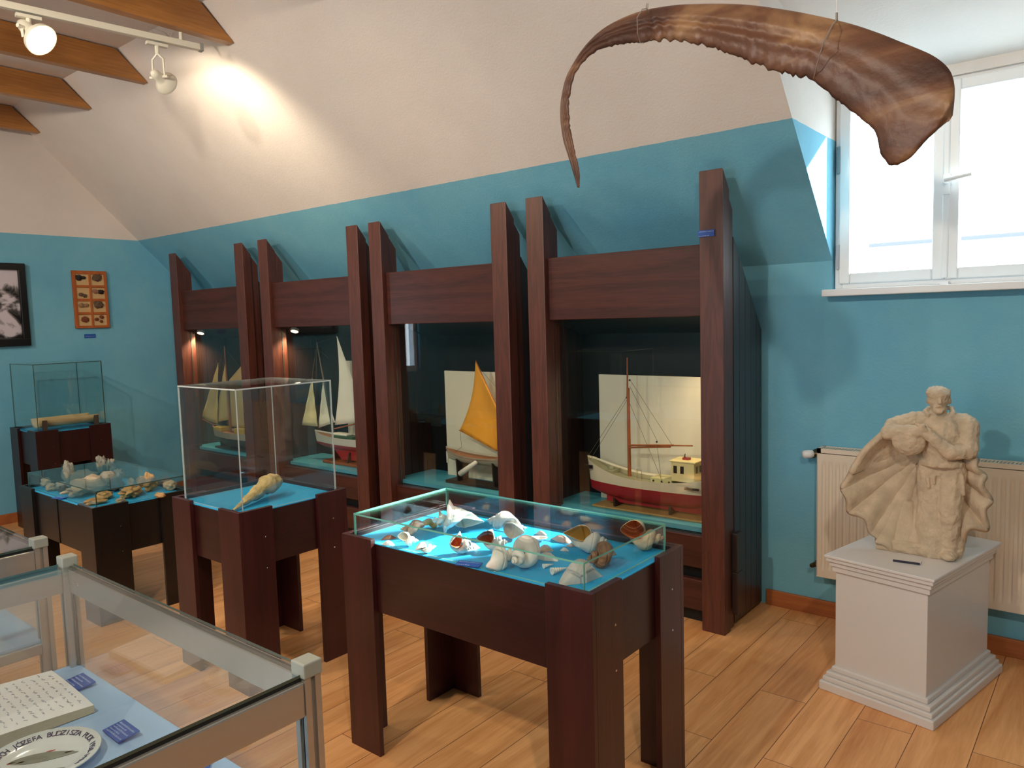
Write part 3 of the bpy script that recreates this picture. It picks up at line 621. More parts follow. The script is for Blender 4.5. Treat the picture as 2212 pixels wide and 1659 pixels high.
m = MB(); m.hexa([(-3.455, Y0-.085, .555), (-3.415, Y0-.085, .56), (-3.27, Y0-.085, .66), (-3.30, Y0-.085, .675), (-3.455, Y0-.095, .575), (-3.435, Y0-.095, .59), (-3.27, Y0-.095, .66), (-3.30, Y0-.095, .675)])
m = MB(); a, b = Vector((-3.44, Y0-.09, .575)), Vector((-3.285, Y0-.085, .672)); m.tube([a, a.lerp(b, .04), a.lerp(b, .5), a.lerp(b, .96), b], [.008, .019, .018, .015, .006], 12)
lb = m.build('leeboard', mat('white_leeboard', (216, 214, 206), .45), db, smooth=True)
m = MB(); m.tube([(-3.63, Y0, .70), (-3.635, Y0, .62)], [.010, .006]); m.build('rudder', SAILW, db)
m = MB(); m.box(-3.60, Y0-.06, .496, -3.05, Y0+.06, .515); so = m.build('stand', DKW, db)
m = MB()
for xx in (-3.5, -3.18): MB().prism([(Y0-.05, .515), (Y0+.05, .515), (Y0+.06, .67), (Y0+.012, .64), (Y0-.012, .64), (Y0-.06, .67)], 0, xx, xx+.012).build('cradle', DKW, so)

# yacht with red keel
Y0 = 3.72; k = Y0/3.7
yt = thing('model_yacht', (-4.8, Y0, .495), 'model yacht with three white sails and a deep red keel', 'model boat', 'model ships in the cabinets')
m = MB(); hull(m, -5.13, -4.30, Y0, .16, .61, .715, sheer=.03, wl=.655, full=.75, ste=.5); TT = two_tone('white_over_red_hull', (220, 214, 204), (160, 26, 34), .655-.495); m.build('hull', [TT, TT, DECK], yt, smooth=True, angle=50)
m = MB(); m.prism([(-4.93, .66), (-4.45, .66), (-4.55, .54), (-4.78, .53)], 1, Y0-.012, Y0+.012); m.build('keel', RED, yt, bevel=.004)
m = MB(); m.box(-4.84, Y0-.045, .705, -4.60, Y0+.045, .728); m.build('cabin', GREEN, yt, bevel=.004)
m = MB(); m.box(-4.86, Y0-.035, .728, -4.68, Y0+.035, .742); m.build('hatch', SAILW, yt, bevel=.004)
m = MB(); m.tube([(-4.875, Y0, .71), (-4.95, Y0, 1.05), (-5.04, Y0, 1.455)], [.013, .011, .004], 10); m.build('mast', mat('grey_weathered_mast', (78, 68, 60), .6), yt, smooth=True)
m = MB(); m.tube([(-4.87, Y0, .77), (-4.40, Y0-.01, .87)], .005); m.build('boom', SPAR, yt)
quad_sail('mainsail', [(-4.785, Y0, 1.505), (-4.86, Y0, .80), (-4.45, Y0-.01, .86), (-4.78, Y0, 1.50)], yt, SAILW, .03)
sail('jib', [(-5.115, Y0-.01, 1.17), (-5.27, Y0-.02, .775), (-5.07, Y0-.01, .775)], yt, SAILY if False else mat('cream_sailcloth', (208, 196, 156), .8, var=.08, scale=5), .02)
sail('staysail', [(-5.0, Y0+.01, 1.15), (-5.09, Y0+.01, .76), (-4.87, Y0+.01, .82)], yt, SAILW, .02)
lines(yt, [((-5.04, Y0, 1.44), (-5.13, Y0, .75)), ((-5.04, Y0, 1.45), (-4.79, Y0, 1.5)), ((-5.04, Y0, 1.45), (-5.0, Y0+.01, 1.15)), ((-5.03, Y0, 1.4), (-4.9, Y0, 1.33)), ((-5.04, Y0, 1.44), (-5.115, Y0-.01, 1.17))])
m = MB(); m.box(-4.98, Y0-.05, .496, -4.42, Y0+.05, .52); so = m.build('stand', mat('orange_stand_wood', (140, 72, 38), .45), yt, bevel=.006)
m = MB()
for xx in (-4.86, -4.68): MB().prism([(Y0-.05, .52), (Y0+.05, .52), (Y0+.02, .60), (Y0-.02, .60)], 0, xx, xx+.014).build('cradle', DKW, so)

# old sailing ship in the first cabinet
Y0 = 3.66
sh = thing('model_sailing_ship', (-6.3, Y0, .495), 'model sailing ship with old yellowed sails and a grey hull', 'model boat', 'model ships in the cabinets')
m = MB(); hull(m, -6.60, -5.80, Y0, .17, .52, .655, sheer=.05, wl=.60, full=.6, ste=.6); TT = two_tone('grey_over_dark_hull', (170, 164, 152), (56, 48, 50), .60-.495); m.build('hull', [TT, TT, DECK], sh, smooth=True, angle=50)
m = MB(); m.box(-6.50, Y0-.05, .65, -6.38, Y0+.05, .69); m.box(-6.16, Y0-.05, .65, -6.0, Y0+.05, .70); m.build('deckhouse', mat('yellow_deckhouse', (196, 158, 60), .5), sh, bevel=.004)
m = MB(); m.tube([(-6.30, Y0, .65), (-6.32, Y0, 1.43)], [.012, .004]); m.build('mast', SPAR, sh, smooth=True, angle=50)
m = MB(); m.tube([(-6.56, Y0, .69), (-6.79, Y0, .735)], [.008, .004]); m.build('bowsprit', SPAR, sh)
sail('jib', [(-6.42, Y0-.012, 1.28), (-6.785, Y0-.01, .742), (-6.50, Y0-.01, .71)], sh, SAILY, .02)
sail('staysail', [(-6.34, Y0+.005, 1.265), (-6.56, Y0+.005, .72), (-6.32, Y0+.005, .76)], sh, SAILY, .02)
quad_sail('mainsail', [(-6.02, Y0, 1.28), (-5.80, Y0, .70), (-6.29, Y0, .70), (-6.28, Y0, 1.12)], sh, mat('tan_sailcloth', (184, 156, 104), .8, var=.1, scale=5), -.02)
lines(sh, [((-6.32, Y0, 1.42), (-6.79, Y0, .735)), ((-6.32, Y0, 1.42), (-6.1, Y0, 1.25)), ((-6.32, Y0, 1.38), (-6.2, Y0-.08, .68)), ((-6.32, Y0, 1.38), (-6.38, Y0-.08, .68))])
m = MB(); m.box(-6.5, Y0-.05, .496, -5.95, Y0+.05, .51); m.box(-6.42, Y0-.04, .51, -6.40, Y0+.04, .56); m.box(-6.05, Y0-.04, .51, -6.03, Y0+.04, .56); m.build('stand', DKW, sh)

# ================================================================ END WALL : picture, specimen board, label
pf = thing('framed_picture', (XL, 2.0, 1.49), 'black framed picture of dark and white rock shapes on the end wall', 'picture')
y0, y1, z0, z1 = 1.45, 2.428, 1.488, 2.182
m = MB()
for a, b, c, d in ((y0, z0, y1, z0+.065), (y0, z1-.055, y1, z1), (y1-.055, z0+.06, y1, z1-.05), (y0, z0+.06, y0+.055, z1-.05)): m.box(XL+.002, a, b, XL+.04, c, d)
m.build('frame', BLACK, pf, bevel=.006)
def picmat():
    m, nt, p = base('picture_print'); N = nt.nodes.new; L = nt.links.new; tc = N('ShaderNodeTexCoord')
    n = N('ShaderNodeTexNoise'); n.inputs['Scale'].default_value = 5; n.inputs['Detail'].default_value = 5; n.inputs['Distortion'].default_value = .6; L(tc.outputs['Object'], n.inputs['Vector'])
    sp_ = N('ShaderNodeSeparateXYZ'); L(tc.outputs['Object'], sp_.inputs[0])
    a = N('ShaderNodeMath'); a.operation = 'MULTIPLY_ADD'; a.inputs[1].default_value = .45; L(sp_.outputs['Z'], a.inputs[0]); L(n.outputs[0], a.inputs[2])
    cr = N('ShaderNodeValToRGB'); e = cr.color_ramp.elements; e[0].position = .60; e[0].color = (*lin((34, 34, 34)), 1); e[1].position = .70; e[1].color = (*lin((214, 206, 216)), 1)
    k = e.new(.64); k.color = (*lin((96, 92, 92)), 1); L(a.outputs[0], cr.inputs[0]); L(cr.outputs[0], p.inputs['Base Color']); p.inputs['Roughness'].default_value = .25; return m
MB().box(XL+.004, y0+.05, z0+.06, XL+.012, y1-.05, z1-.05).build('picture', picmat(), pf)
sb_ = thing('specimen_board', (XL, 2.93, 1.625), 'orange-brown wooden board of eight mineral specimens on the end wall', 'specimen board')
ORW = wood('orange_board_wood', (150, 74, 30), (190, 104, 50), 'z', 8, .5)
y0, y1, z0, z1 = 2.795, 3.085, 1.625, 2.137
m = MB(); m.box(XL+.002, y0, z0, XL+.016, y1, z1)
xs_ = [y0, y0+.028, y0+.139, y0+.157, y0+.262, y1]; 
for a, b in ((y0, y0+.026), ((y0+y1)/2-.008, (y0+y1)/2+.008), (y1-.022, y1)): m.box(XL+.016, a, z0, XL+.028, b, z1)
ch = (z1-z0-.03)/4
for k in range(5): zz = z0+.004+k*ch; m.box(XL+.016, y0, zz-.004, XL+.0275, y1, zz+.018)
m.build('frame', ORW, sb_, bevel=.002)
m = MB(); m.box(XL+.016, y0+.02, z0+.01, XL+.018, y1-.02, z1-.01); m.build('cell_lining', mat('tan_card', (206, 172, 122), .8), sb_)
rk = [((.25, .6, .03, 0), (.62, .6, .018, 0)), ((.5, .6, .042, 1),), ((.35, .3, .022, 1), (.62, .2, .02, 1)), ((.3, .6, .026, 2), (.75, .55, .026, 0)), ((.3, .55, .026, 3), (.7, .55, .022, 3)), ((.5, .6, .045, 1),), ((.5, .5, .034, 4),), ((.25, .5, .02, 4), (.65, .7, .02, 4), (.6, .3, .015, 4))]
cols = [mat('black_mineral', (30, 26, 24), .5), mat('grey_brown_mineral', (96, 74, 56), .6, var=.3, scale=60), mat('pinkish_mineral', (150, 104, 80), .6), mat('sand_mineral', (146, 112, 76), .6), mat('red_brown_mineral', (122, 62, 34), .6)]
for i, cell in enumerate(rk):
    r_, c_ = divmod(i, 2)
    cy0 = (y0+.028) if c_ == 0 else ((y0+y1)/2+.01); cz = z1-.02-(r_+1)*ch+.018
    for (fy, fz, rr, ci) in cell:
        mm = MB(); sd0 = i*7.3+fy*11; mm.ball((XL+.024, cy0+fy*.105, cz+fz*(ch-.02)), (.010, rr, rr*.75), nu=14, nv=9, fn=lambda d: 1+.5*noise.noise(d*2.2+Vector((sd0, 0, 0)))); mm.build('mineral', cols[ci], sb_)
label_card((XL+.002, 2.915, 1.553), .095, .034, 0, 'tiny blue label on the end wall beneath the specimen board', vertical='x', lines=1)

# ================================================================ DISPLAY TABLES
def table(name, x0, x1, y0, y1, zt, za, lw, wmat, amat, label, drop=.02, bedz=-.022, seam=None, group='stained plywood display tables'):
    t = thing(name, ((x0+x1)/2, (y0+y1)/2, 0), label, 'display table', group); th = .02
    for cx, sx in ((x0, 1), (x1, -1)):
        for cy, sy in ((y0, 1), (y1, -1)):
            m = MB(); m.box(cx, cy, 0, cx+sx*lw, cy+sy*th, zt); m.box(cx, cy+sy*th, 0, cx+sx*th, cy+sy*lw, zt); m.build('leg', wmat, t, bevel=.0015)
    i = th+.001; zl = zt-drop
    f = MB(); f.box(x0+i, y0+i, za, x1-i, y0+i+th, zl)
    a = f.build('apron', amat, t, bevel=.0015)
    MB().box(x0+i, y1-i-th, za, x1-i, y1-i, zt-.001).build('apron', amat, t, bevel=.0015)
    MB().box(x0+i, y0+2*i, za, x0+i+th, y1-2*i, zt-.001).build('apron', amat, t, bevel=.0015)
    MB().box(x1-i-th, y0+2*i, za, x1-i, y1-2*i, zl).build('apron', amat, t, bevel=.0015)
    MB().box(x0+2*i, y0+i-.001, zl, x1-i+.001, y1-2*i, zl+.003).build('display_bed', BLUE, t)
    if seam: MB().box(seam-.004, y0+i-.004, za+.001, seam+.004, y0+i+.004, zl-.001).build('seam', BLACK, t)
    sc = MB()
    for cx, sx in ((x1, 1),):
        for yy in (y0+lw*.75, y1-lw*.5):
            for zz in (zt-.13, zt-.27): sc.lathe([(.004, 0), (.003, .0015)], (cx, yy, zz), (sx, 0, 0), 8)
    sc.build('screw', CHROME, t)
    return t
t1 = (-2.26, -1.15, 1.735, 2.30, .82)
table('shell_display_table', *t1, .547, .165, MAHO, MAHOX, 'mahogany plywood display table nearest the viewer, covered with seashells')
t2 = (-3.48, -2.905, 1.70, 2.27, .81)
table('square_display_table', *t2, .55, .165, MAHO, MAHOX, 'square mahogany display table under a tall glass case, behind the shell table')
t3 = (-5.32, -4.265, 1.65, 2.21, .655)
table('stone_display_table', *t3, .37, .19, EBON, EBON, 'low black-stained display table of pale stones, left of the square table', seam=-4.80)
t4 = (-7.11, -6.56, 2.17, 2.735, .83)
table('log_display_table', *t4, .545, .165, WINE, WINE, 'dark wine-red display table standing against the end wall')

def cover(name, x0, x1, y0, y1, z0, z1, label, edge=GE, th=.006, lid=True, wall=True, group='glass covers on the tables'):
    t = thing(name, ((x0+x1)/2, (y0+y1)/2, z0), label, 'glass cover', group)
    m = MB().pane(x0, y0, z0, x1, y0+th, z1-th); m.build('glass_side', [G, edge], t)
    MB().pane(x0, y1-th, z0, x1, y1, z1-th).build('glass_side', [G, edge], t)
    MB().pane(x0, y0+th, z0, x0+th, y1-th, z1-th).build('glass_side', [G, edge], t)
    MB().pane(x1-th, y0+th, z0, x1, y1-th, z1-th).build('glass_side', [G, edge], t)
    if lid: MB().pane(x0, y0, z1-th, x1, y1, z1).build('glass_top', [G, edge], t)
    return t
cover('low_glass_cover', -2.222, -1.195, 1.765, 2.262, .8035, .895, 'low clear glass cover with green edges over the seashells')
cover('tall_glass_cover', -3.425, -2.935, 1.735, 2.235, .7935, 1.335, 'tall clear glass case over the long weathered fragment', ACE)
cover('low_glass_cover', -5.28, -4.30, 1.685, 2.195, .6385, .735, 'low clear glass cover over the pale stones', GED)
cover('tall_glass_cover', -7.09, -6.59, 2.20, 2.71, .8135, 1.352, 'tall clear glass case by the end wall, over the hollow log', GED)

# ---- hollow log on t4
lg = thing('hollow_log', (-6.85, 2.45, .81), 'pale hollow log trough resting under glass by the end wall', 'log')
m = MB()
PALEW = wood('pale_driftwood', (176, 140, 92), (224, 198, 152), 'y', 6, .6)
def logp(u, v):
    w = PI*(1.12*v-.06)+PI; y = 2.23+.44*u; R = .085+.008*noise.noise(Vector((u*6, v*4, 0))); return (-6.70+R*1.15*math.cos(w)-.02, y, .90+.062*math.sin(w))
m.grid(logp, 20, 16); lo = m.build('trough', PALEW, lg, smooth=True); lo.modifiers.new('s', 'SOLIDIFY').thickness = .016
for yy in (2.245, 2.63):
    mm = MB(); mm.box(-6.63, yy, .812, -6.60, yy+.03, .905); mm.build('bracket', mat('grey_bracket', (84, 66, 54), .6), lg)

# ---- long fragment on t2
fr = thing('weathered_fragment', (-3.1, 1.95, .79), 'long weathered yellow-brown fragment like a split pod on blue lining', 'bone fragment')
z = .80; A_ = at(503, 1098, Z=z+.01); B_ = at(604, 1048, Z=z+.035); d = (B_-A_); L_ = d.length; d.normalize(); sdv = Vector((d.y, -d.x, 0)).normalized()
def frag(u, v):
    w = 2*PI*v; R = .004+.036*min(1, (u/.72))**1.1*math.sqrt(max(0, 1-max(0, (u-.72)/.285)**2.4)); nn = noise.noise(Vector((u*9, math.cos(w)*1.5, math.sin(w)*1.5)))+.5*noise.noise(Vector((u*28, math.cos(w)*3, math.sin(w)*3)))
    p = A_+d*L_*u; p = p + sdv*R*1.15*math.cos(w)*(1+.15*nn) + Vector((0, 0, 1))*(R*1.0*math.sin(w)*(1+.42*nn)+R*.8-.012+.015*u); return p
m = MB(); m.grid(frag, 46, 30, mf=lambda u, v: 0 if .02 < v < .48 else 1)
m.build('fragment', [mat('yellow_flaky_crust', (206, 176, 122), .8, var=.25, scale=26, bump=.8, bscale=60), mat('grey_white_shell', (176, 170, 156), .6, var=.3, scale=30, bump=.5, bscale=50)], fr, smooth=True)

# ================================================================ SEASHELLS
def shellmat(nm, rgb, rough=.45, var=.08, sc=20, **k): return mat(nm, rgb, rough, var=var, scale=sc, **k)
SH_W = shellmat('white_shell', (236, 230, 220), bump=.2, bscale=50); SH_G = shellmat('grey_white_shell_b', (200, 196, 190), bump=.3, bscale=80); SH_P = shellmat('pink_shell', (206, 172, 158))
SH_B = shellmat('brown_shell', (132, 80, 62), var=.35, sc=40); SH_BW = shellmat('brown_spotted_shell', (180, 140, 118), var=.45, sc=30); SH_Y = shellmat('straw_shell', (196, 170, 112))
IN_O = shellmat('orange_shell_lining', (206, 108, 62), .25); IN_Y = shellmat('honey_shell_lining', (206, 160, 84), .25); IN_W = shellmat('pale_shell_lining', (226, 212, 196), .3)
SH_R = shellmat('rough_brown_shell', (150, 112, 84), .6, var=.45, sc=40, bump=.6, bscale=70)
def conch(L, D=.55, T_=4.2, spire=.5, canal=.9, spikes=0, sp=.4, knobs=0, seed=0, ridge=0):
    mb = MB(); nt_, nr = 34*4, 22; kk = .118; tm = 2*PI*T_
    def f(u, v):
        th = tm*(.12+.88*u); g = math.exp(kk*(th-tm)); ph = 2*PI*v; rt = .27*D*g; rc = .24*D*g
        c, s_ = math.cos(ph), math.sin(ph); last = max(0, (th-(tm-2*PI))/(2*PI))
        ext = 1.15+canal*1.5*(max(0, -s_)**3)*(.35+.65*last); rad = rc+rt*c*(1-.55*max(0, -s_)**3*canal)
        if spikes: q = max(0, math.cos(spikes*th))**6; rad += sp*D*g*.5*q*math.exp(-((ph-1.0)/.55)**2)
        if knobs: rad += .05*D*g*math.cos(knobs*th)*math.exp(-((ph-1.0)/.6)**2)
        if ridge: rad *= 1+.16*max(0, math.cos(ridge*th))**2+.04*math.cos(ph*9)
        rad *= 1+.03*noise.noise(Vector((th, ph, seed)))
        ax = -spire*g*1.25+rt*ext*s_
        return (ax*L*.9+.28*L, rad*L*math.cos(th), rad*L*math.sin(th))
    mb.grid(f, nt_, nr); return mb
def fan(L, ribs=14, h=.35, wide=1.0, rough=.05, flip=False, seed=0):
    mb = MB()
    def rad(a): return L*.52*(1+.10*math.cos(2*a))
    def f(u, v):
        a = (2*u-1)*1.25; r = rad(a)*v; zz = L*h*math.sin(PI*(.16+.84*v))*math.cos(a*.9)**.7*math.sqrt(max(0, 1-abs(2*u-1)**5))
        zz += L*rough*math.cos(ribs*2*a)*v*math.cos(a)*(1 if v < .98 else .6); return (r*math.sin(a)*wide*1.15, r*math.cos(a)-L*.25, max(0, zz))
    mb.grid(f, 60, 14)
    mb.grid(lambda u, v: (lambda a: (rad(a)*(1-v)*math.sin(a)*wide*1.15, rad(a)*(1-v)*math.cos(a)-L*.25, 0))((2*u-1)*1.25), 60, 3); return mb
def bowl(L, wide=.6, h=.16):
    mb = MB()
    def f(u, v):
        w = 2*PI*u; r = v; return (L/2*r*math.cos(w), L/2*wide*r*math.sin(w)*(1+.12*math.cos(w)), L*h*(r**2.2)+.002)
    mb.grid(f, 36, 8); return mb
def cone(L, D=.2, whorl=8):
    mb = MB()
    def f(u, v):
        r = D/2*L*(1-u)**.9*(1+.12*math.cos((u*whorl+v)*2*PI)); w = 2*PI*v; return (-L/2+L*u, r*math.cos(w), r*math.sin(w))
    mb.grid(f, 64, 14); k = len(mb.v)
    mb.grid(lambda u, v: (-L/2-.02*L*(1-u), D/2*L*u*math.cos(2*PI*v)*1.12, D/2*L*u*math.sin(2*PI*v)*1.12), 4, 14); return mb
def murex(L): return conch(L, D=.6, T_=4.1, spire=.5, canal=.75, spikes=8, sp=1.15, ridge=16)
SB = .803
def place(mb, name, mats, px, py, label, w=0, flat=1, rx=0, ry=0, rz=0, Z=SB, solid=.0016, cat='seashell', group='seashells on the near table', smooth=True, parts=None):
    R = Matrix.Rotation(rz, 4, 'Z') @ Matrix.Rotation(ry, 4, 'Y') @ Matrix.Rotation(rx, 4, 'X')
    V = [(R @ Vector(v).to_4d()).to_3d() for v in mb.v]; V = [Vector((v.x, v.y, v.z*flat)) for v in V]
    
    if w:
        rt_ = Vector((math.cos(VR), math.sin(VR), 0)); ds = [v.dot(rt_) for v in V]; k_ = w/600/(max(ds)-min(ds)); V = [v*k_ for v in V]; md_ = (max(ds)+min(ds))/2*k_; V = [v-rt_*md_ for v in V]
    zm = min(v.z for v in V); mb.v = [(v.x, v.y, v.z-zm) for v in V]
    o = mb.build(name, mats, None, smooth=smooth, local=True); p = at(px, py, Z=Z); o.location = (p.x, p.y, Z+.0005)
    if solid: md = o.modifiers.new('s', 'SOLIDIFY'); md.thickness = solid; md.offset = -1; md.material_offset = 1 if len(mats) > 1 else 0
    return tag(o, label, cat, group)
D = math.radians
# rz : direction in plan; 90+ points away from the viewer, viewer looks along about 129 deg
VR = YAW-PI/2                                   # plan angle pointing right in the photo
place(murex(.175), 'murex_shell', [SH_W, IN_W], 990, 1152, 'biggest white spiny seashell, standing at the back left of the near table', w=116, flat=.72, rx=D(205), rz=VR+D(186))
place(conch(.105, .62, canal=.3, knobs=9), 'helmet_shell', [SH_BW, IN_W], 892, 1157, 'brown and white blotched round seashell, left of the big spiny one', w=56, rx=D(60), rz=VR+D(170))
place(conch(.11, .42, canal=.7), 'whelk_shell', [SH_Y, IN_Y], 932, 1142, 'straw-coloured slender seashell right behind the blotched one', w=60, rx=D(100), rz=VR+D(0))
place(fan(.07, 12), 'clam_shell', [SH_G], 973, 1122, 'rounded grey-white shell behind the big spiny one', w=38, rz=VR, solid=0)
place(fan(.058, 20, .25, rough=.015), 'clam_shell', [SH_B], 841, 1164, 'small dark brown clam shell at the left end of the table', w=34, rz=VR+D(20), solid=0)
place(fan(.052, 18, .3, rough=.02), 'clam_shell', [SH_W], 838, 1177, 'small white clam shell just below the dark brown one', w=30, rz=VR+D(-20), solid=0)
place(conch(.085, .6, canal=.3, knobs=8), 'whelk_shell', [SH_W, IN_W], 882, 1181, 'chunky white whorled shell near the front left edge', w=46, rx=D(20), rz=VR+D(-10))
place(conch(.075, .5, canal=.5), 'whelk_shell', [SH_W, IN_W], 921, 1195, 'white pointed shell at the front edge, left of the orange-mouthed ones', w=40, rx=D(80), rz=VR+D(35))
place(conch(.085, .66, spikes=6, sp=.5, canal=.4), 'murex_shell', [SH_G, IN_O], 996, 1196, 'small frilled shell with an orange mouth, standing by the blue label', w=44, rx=D(25), rz=VR+D(50))
place(fan(.058, 12, .35), 'scallop_shell', [SH_W], 1020, 1187, 'white fan shell leaning beside the small orange-mouthed one', w=34, rz=VR+D(40), solid=0)
place(conch(.12, .66, spikes=6, sp=.35, canal=.4), 'conch_shell', [SH_G, IN_O], 1064, 1192, 'open conch with a wide bright orange mouth, middle of the table', w=64, rx=D(18), rz=VR+D(8))
place(conch(.145, .6, knobs=8, canal=.6), 'conch_shell', [SH_G, IN_W], 1092, 1160, 'large grey conch with a tapering tail behind the orange-mouthed one', w=82, rx=D(200), rz=VR+D(150))
place(conch(.05, .6), 'whelk_shell', [SH_W, IN_W], 1128, 1146, 'little white shell peeping out behind the large grey conch', w=24, rx=D(60), rz=VR+D(0))
place(bowl(.085, .55), 'clam_shell', [SH_W], 1160, 1169, 'flat open white half shell in the middle back of the table', w=46, rz=VR+D(-5), solid=.002)
place(fan(.048, 16, .3, rough=.02), 'clam_shell', [SH_P], 1168, 1155, 'little pink clam shell behind the flat white half shell', w=26, rz=VR+D(-30), solid=0)
place(fan(.062, 9, .4, rough=.07), 'scallop_shell', [shellmat('striped_scallop', (196, 168, 140), var=.4, sc=50)], 1178, 1190, 'tan scallop shell with bold ribs, centre of the table', w=34, rz=VR+D(0), solid=0)
place(fan(.036, 16, .35, rough=.02), 'clam_shell', [SH_W], 1219, 1190, 'tiny pale clam shell between the tan scallop and the big tun shell', w=19, rz=VR+D(-20), solid=0)
place(fan(.075, 18, .22, rough=.02), 'clam_shell', [SH_P], 1212, 1168, 'pinkish clam shell behind the tiny pale one', w=42, rz=VR+D(-50), solid=0)
place(fan(.05, 18, .25, rough=.02), 'clam_shell', [SH_P], 1236, 1180, 'pale pink shell partly hidden left of the big tun shell', w=26, rz=VR+D(-10), solid=0)
place(conch(.165, .7, canal=.8, T_=4), 'tun_shell', [SH_W, IN_Y], 1266, 1196, 'big glossy white tun shell with honey-coloured mouth', w=88, rx=D(52), rz=VR-D(6))
place(conch(.11, .74, canal=.1, T_=3.5, knobs=14), 'turban_shell', [SH_R, IN_W], 1302, 1226, 'rough brown and pearly turban shell near the right front corner', w=62, rx=D(20), rz=VR+D(200))
place(fan(.135, 22, .42, rough=.03, seed=3), 'fan_shell', [SH_G], 1256, 1252, 'largest grey ribbed fan shell, at the front right corner', w=84, rz=VR+D(30), solid=0)
place(conch(.14, .66, canal=.3, knobs=8), 'conch_shell', [shellmat('tan_conch', (200, 178, 140), var=.2, sc=20, bump=.3, bscale=60), IN_O], 1388, 1190, 'tan conch with deep orange mouth at the right end of the table', w=88, rx=D(20), rz=VR-D(5))
place(conch(.115, .6, canal=.5, knobs=6), 'whelk_shell', [SH_W, IN_W], 1084, 1221, 'stout white whelk at the front edge beside the blue label', w=60, rx=D(150), rz=VR+D(35))
place(conch(.115, .55, canal=.9), 'pear_shell', [SH_W, IN_W], 1137, 1229, 'pear-shaped white shell with its thin tail pointing away', w=56, rx=D(120), rz=VR+D(240))
place(fan(.075, 18, .28, rough=.015), 'clam_shell', [SH_W], 1180, 1208, 'smooth white clam shell in front of the tan scallop', w=46, rz=VR+D(-30), solid=0)
place(fan(.05, 12, .35), 'scallop_shell', [SH_W], 1129, 1195, 'white ribbed scallop between the stout whelk and the tan scallop', w=30, rz=VR+D(10), solid=0)
place(fan(.042, 12, .4), 'scallop_shell', [SH_P], 1113, 1207, 'small narrow-ribbed scallop touching the stout white whelk', w=22, rz=VR+D(-60), solid=0)
place(cone(.045, .36, 6), 'auger_shell', [SH_W], 1184, 1226, 'short white auger shell, the smaller of the two', w=23, rz=VR+D(30), solid=0)
place(cone(.07, .34, 7), 'auger_shell', [SH_W], 1208, 1238, 'longer white auger shell lying before the pear-shaped one', w=36, rz=VR+D(30), solid=0)
label_card(tuple(at(1013, 1219, Z=SB+.006)), .085, .032, VR-D(22), 'blue label lying flat among the seashells', tilt=D(8), lines=2)

# ================================================================ STONES
def rock(sx, sy, sz, seed, amp=.35, fr_=1.6):
    mb = MB(); mb.ball((0, 0, 0), (sx/2, sy/2, sz/2), nu=32, nv=20, fn=lambda d: 1+amp*noise.noise(d*fr_+Vector((seed*3.1, 0, 0)))+.35*amp*noise.noise(d*fr_*3+Vector((0, seed*5.7, 0)))+.12*amp*noise.noise(d*9+Vector((0, 0, seed)))); return mb
ST_P = mat('pale_limestone', (178, 162, 136), .85, var=.15, scale=25, bump=.6, bscale=60); ST_Y = mat('ochre_stone', (188, 150, 100), .85, var=.25, scale=25, bump=.6, bscale=60)
ST_G = mat('grey_stone', (150, 146, 132), .85, var=.2, scale=25, bump=.6, bscale=60); ST_D = mat('dark_stone', (80, 70, 66), .8, var=.2, scale=25, bump=.5)
ST_R = mat('reddish_stone', (150, 112, 92), .8, var=.2, scale=25, bump=.5)
stones = [(99, 1052, .075, .06, .06, ST_P, 'pale pebble at the far left of the stone table'), (110, 1062, .07, .055, .055, ST_P, 'pale rounded stone touching the far left pebble'),
 (136, 1058, .11, .07, .06, ST_G, 'flat grey-tan stone near the left end'), (138, 1066, .07, .05, .05, ST_D, 'small near-black stone in front of the flat grey-tan one'),
 (150, 1046, .09, .07, .17, ST_G, 'tall upright grey stone at the back left'), (180, 1044, .19, .08, .09, ST_G, 'long grey stone lying behind the large pale one'),
 (222, 1026, .10, .07, .13, ST_G, 'forked pale stone at the back of the table'), (241, 1026, .09, .07, .10, ST_G, 'rounded grey stone beside the forked one'), (257, 1034, .10, .07, .07, ST_P, 'whitish lump at the back right of the forked stone'),
 (196, 1068, .22, .13, .11, ST_P, 'largest pale stone in the middle of the table'), (232, 1060, .17, .12, .12, ST_G, 'second big grey stone right of the largest one'), (166, 1076, .16, .09, .07, ST_P, 'pale curved stone at the front left'),
 (252, 1062, .10, .08, .07, ST_D, 'dark grey stone behind the star-shaped one'), (208, 1090, .13, .07, .045, ST_Y, 'thin ochre stone at the front corner of the glass'), (226, 1080, .11, .07, .055, ST_Y, 'knobbly ochre stone behind the front corner'),
 (262, 1088, .075, .05, .035, ST_P, 'small flat tan stone at the front edge'), (285, 1074, .18, .11, .07, ST_Y, 'star-shaped orange-tan stone on the right'), (322, 1062, .14, .11, .10, ST_Y, 'bulky orange-tan stone at the right rear of the star-shaped one'),
 (284, 1049, .07, .05, .05, ST_P, 'tiny pale stone at the back middle'), (302, 1047, .06, .05, .05, ST_Y, 'tiny tan stone at the back, right of the pale one'), (346, 1076, .08, .05, .035, ST_Y, 'low tan stone at the right front edge'),
 (368, 1060, .09, .07, .07, ST_P, 'speckled pale stone at the right end'), (359, 1046, .07, .05, .05, ST_R, 'reddish stone at the right back corner')]
for i, (px, py, sx, sy, sz, mt, lab) in enumerate(stones):
    sx, sy, sz = sx*.82, sy*.82, sz*.85
    mb = rock(sx, sy, sz, i+1, .65 if 'star' in lab or 'forked' in lab or 'curved' in lab else .4, 2.6 if 'star' in lab or 'forked' in lab else 1.7)
    place(mb, 'stone', [mt], px, py, lab, rz=VR+i*.3 if sx < .15 else VR+.1, Z=.636, solid=0, cat='stone', group='stones on the low black table')
label_card(tuple(at(128, 1076, Z=.642)), .08, .04, VR-D(20), 'dark blue label lying among the stones', lines=2)
p = at(312, 1034, Z=.64)
